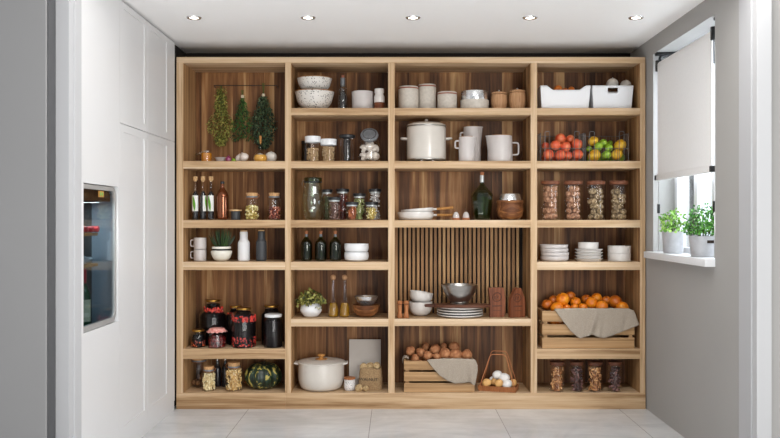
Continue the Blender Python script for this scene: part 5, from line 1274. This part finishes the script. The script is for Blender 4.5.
for k in range(2):
    tag(obj('bowl', L(rnd([(0, 0), (r*.98, 0), (r, hp), (r*.965, hp), (r*.94, .004), (0, .004)], .003, 3), 40), 'ceramic', loc=(l[0], Y, z)), 'straight-sided white bowl in the right stack, %s of two' % ('lower', 'upper')[k], 'bowl', 'right stack of bowls'); z += hp+.0004

# ================================================================ column 4, row 6
for k, (px, w_, mt, it, lab, fl) in enumerate(((557, 14.5, 'almond', ('stick2', .0066, .026), 'lidded jar of almonds, leftmost on the bottom shelf', 'almonds'), (576.7, 13.5, 'date', ('ball', .0095, 1.3), 'lidded jar of dark dried fruit, second from left on the bottom shelf', 'dark_dried_fruit'),
        (595, 14.5, 'almond', ('stick2', .0066, .026), 'lidded jar of almonds, third from left on the bottom shelf', 'almonds'), (614.7, 13.5, 'date', ('ball', .0095, 1.3), 'lidded jar of dark dried fruit, rightmost on the bottom shelf', 'dark_dried_fruit'))):
    Y = .06; t, r, h = jar(lab, 'jar', px, w_, 361.5, 393, Y, 'board', .97, .006, lidh=.022, group='jars on the bottom right shelf', name='storage_jar')
    put_fill(fl.replace('_', ' ')+' inside the '+lab, fl, px, 393, Y, r, h*.76, it, mt, 90 if k % 2 == 0 else 60, 50+k)

# ================================================================ window blind and plants
BX = XR+.028; by0, by1 = -1.15, -.20
t = thing('roller_blind', 'white roller blind half lowered in front of the window', 'blind', (BX, (by0+by1)/2, WZ1-.06))
zt, zb_ = 2.302, 1.572
bm = bmesh.new(); rr = .020
pr = [(BX+rr*math.sin(a), zt+rr*math.cos(a)) for a in [PI*2*k/16 for k in range(16)]]
lathe(bm, [(0, by0+.02), (rr, by0+.02), (rr, by1-.01), (0, by1-.01)], 20)
for v in bm.verts: v.co = Vector((BX+.0+v.co.x, v.co.z, zt+v.co.y))
part('roller_tube', bm, 'blind', t)
part('fabric', B(BX-rr, BX-rr+.003, by0+.02, by1-.01, zb_, zt), 'blind', t, smooth=False)
bm = bmesh.new(); box(bm, BX-rr-.008, BX-rr+.012, by0+.01, by1, zb_-.028, zb_+.012, .006); part('bottom_bar', bm, 'blind', t)
for y_, k in ((by0+.008, 0), (by1+.006, 1)):
    part('end_bracket', B(BX-.028, BX+.014, y_-.011, y_+.011, zt-.042, zt+.032, .006), 'black', t)
    part('bar_end_cap', B(BX-.034, BX-.004, y_-.010, y_+.012, zb_-.026, zb_+.008, .006), 'black', t)
    part('guide_rod', T([(BX-.008, y_, WZ0+.04), (BX-.008, y_, zt-.03)], .0022, 6), 'steel', t)
    part('rod_clamp', B(BX-.016, BX, y_-.008, y_+.008, 1.33, 1.39, .003), 'black', t)
part('wall_arm', T(rnd([(BX, by1+.005, zt+.03), (BX, by1+.005, zt+.055), (BX+.07, by1+.005, zt+.07)], .01), .009, 8), 'black', t)
bm = bmesh.new(); box(bm, BX-.028, BX+.10, by1-.02, by1+.02, zt+.062, zt+.082, .004); part('top_plate', bm, 'black', t)
bm = bmesh.new(); box(bm, BX-.01, BX+.03, by0-.02, by0+.02, WZ1-.018, WZ1-.001, .004); part('top_plate', bm, 'black', t)
part('chain', T([(BX-.015, by0-.004, zt-.04), (BX-.015, by0-.005, zt-.17)], .004, 6), 'black', t)

SZ = WZ0+.0375
def planter(lab, loc, r, h, pmat, leafmat, seed, n, ll, lw, spread, hi, handle):
    t = thing('potted_herb', lab, 'potted plant', loc)
    obj('pot', L(rnd([(0, 0), (r*.88, 0), (r, h), (r*.94, h), (r*.9, h*.85), (0, h*.85)], .006, 3), 36), pmat, t)
    obj('soil', L([(0, h*.86), (r*.91, h*.86)], 20), 'soil', t)
    if handle:
        obj('handle_slot', T([((r*.975)*math.cos(a_), (r*.975)*math.sin(a_), h*.74) for a_ in [-1.75+.5*k/8 for k in range(9)]], .0085, 10), 'soil', t)
    q = random.Random(seed); bm = bmesh.new(); bs = bmesh.new()
    pts = []
    for k in range(n):
        a = q.random()*6.28; rr = spread*math.sqrt(q.random()); e = hi*q.uniform(.1, 1)*math.sqrt(max(0, 1-(rr/(spread*1.1))**2))
        pts.append((rr*math.cos(a), rr*math.sin(a), h*.95+e))
        if k % 14 == 0: tube(bs, [(rr*.35*math.cos(a), rr*.35*math.sin(a), h*.86), (rr*math.cos(a), rr*math.sin(a), h*.95+e)], .0014, 5)
    leafy(bm, pts, ll, lw, q, -.3, .2)
    obj('stems', bs, 'stem_green', t); tag(obj('foliage', bm, leafmat, t, smooth=False), kind='stuff')
planter('pale green basil in a zinc bucket, further along the windowsill', (XR+.04, -.42, SZ), .068, .135, 'zinc', 'basil', 3, 240, .026, .0095, .085, .15, False)
planter('bushy green parsley in a squat grey pot nearest on the windowsill', (XR+.045, -.93, SZ), .084, .118, 'zinc', 'parsley', 4, 620, .022, .007, .105, .19, True)
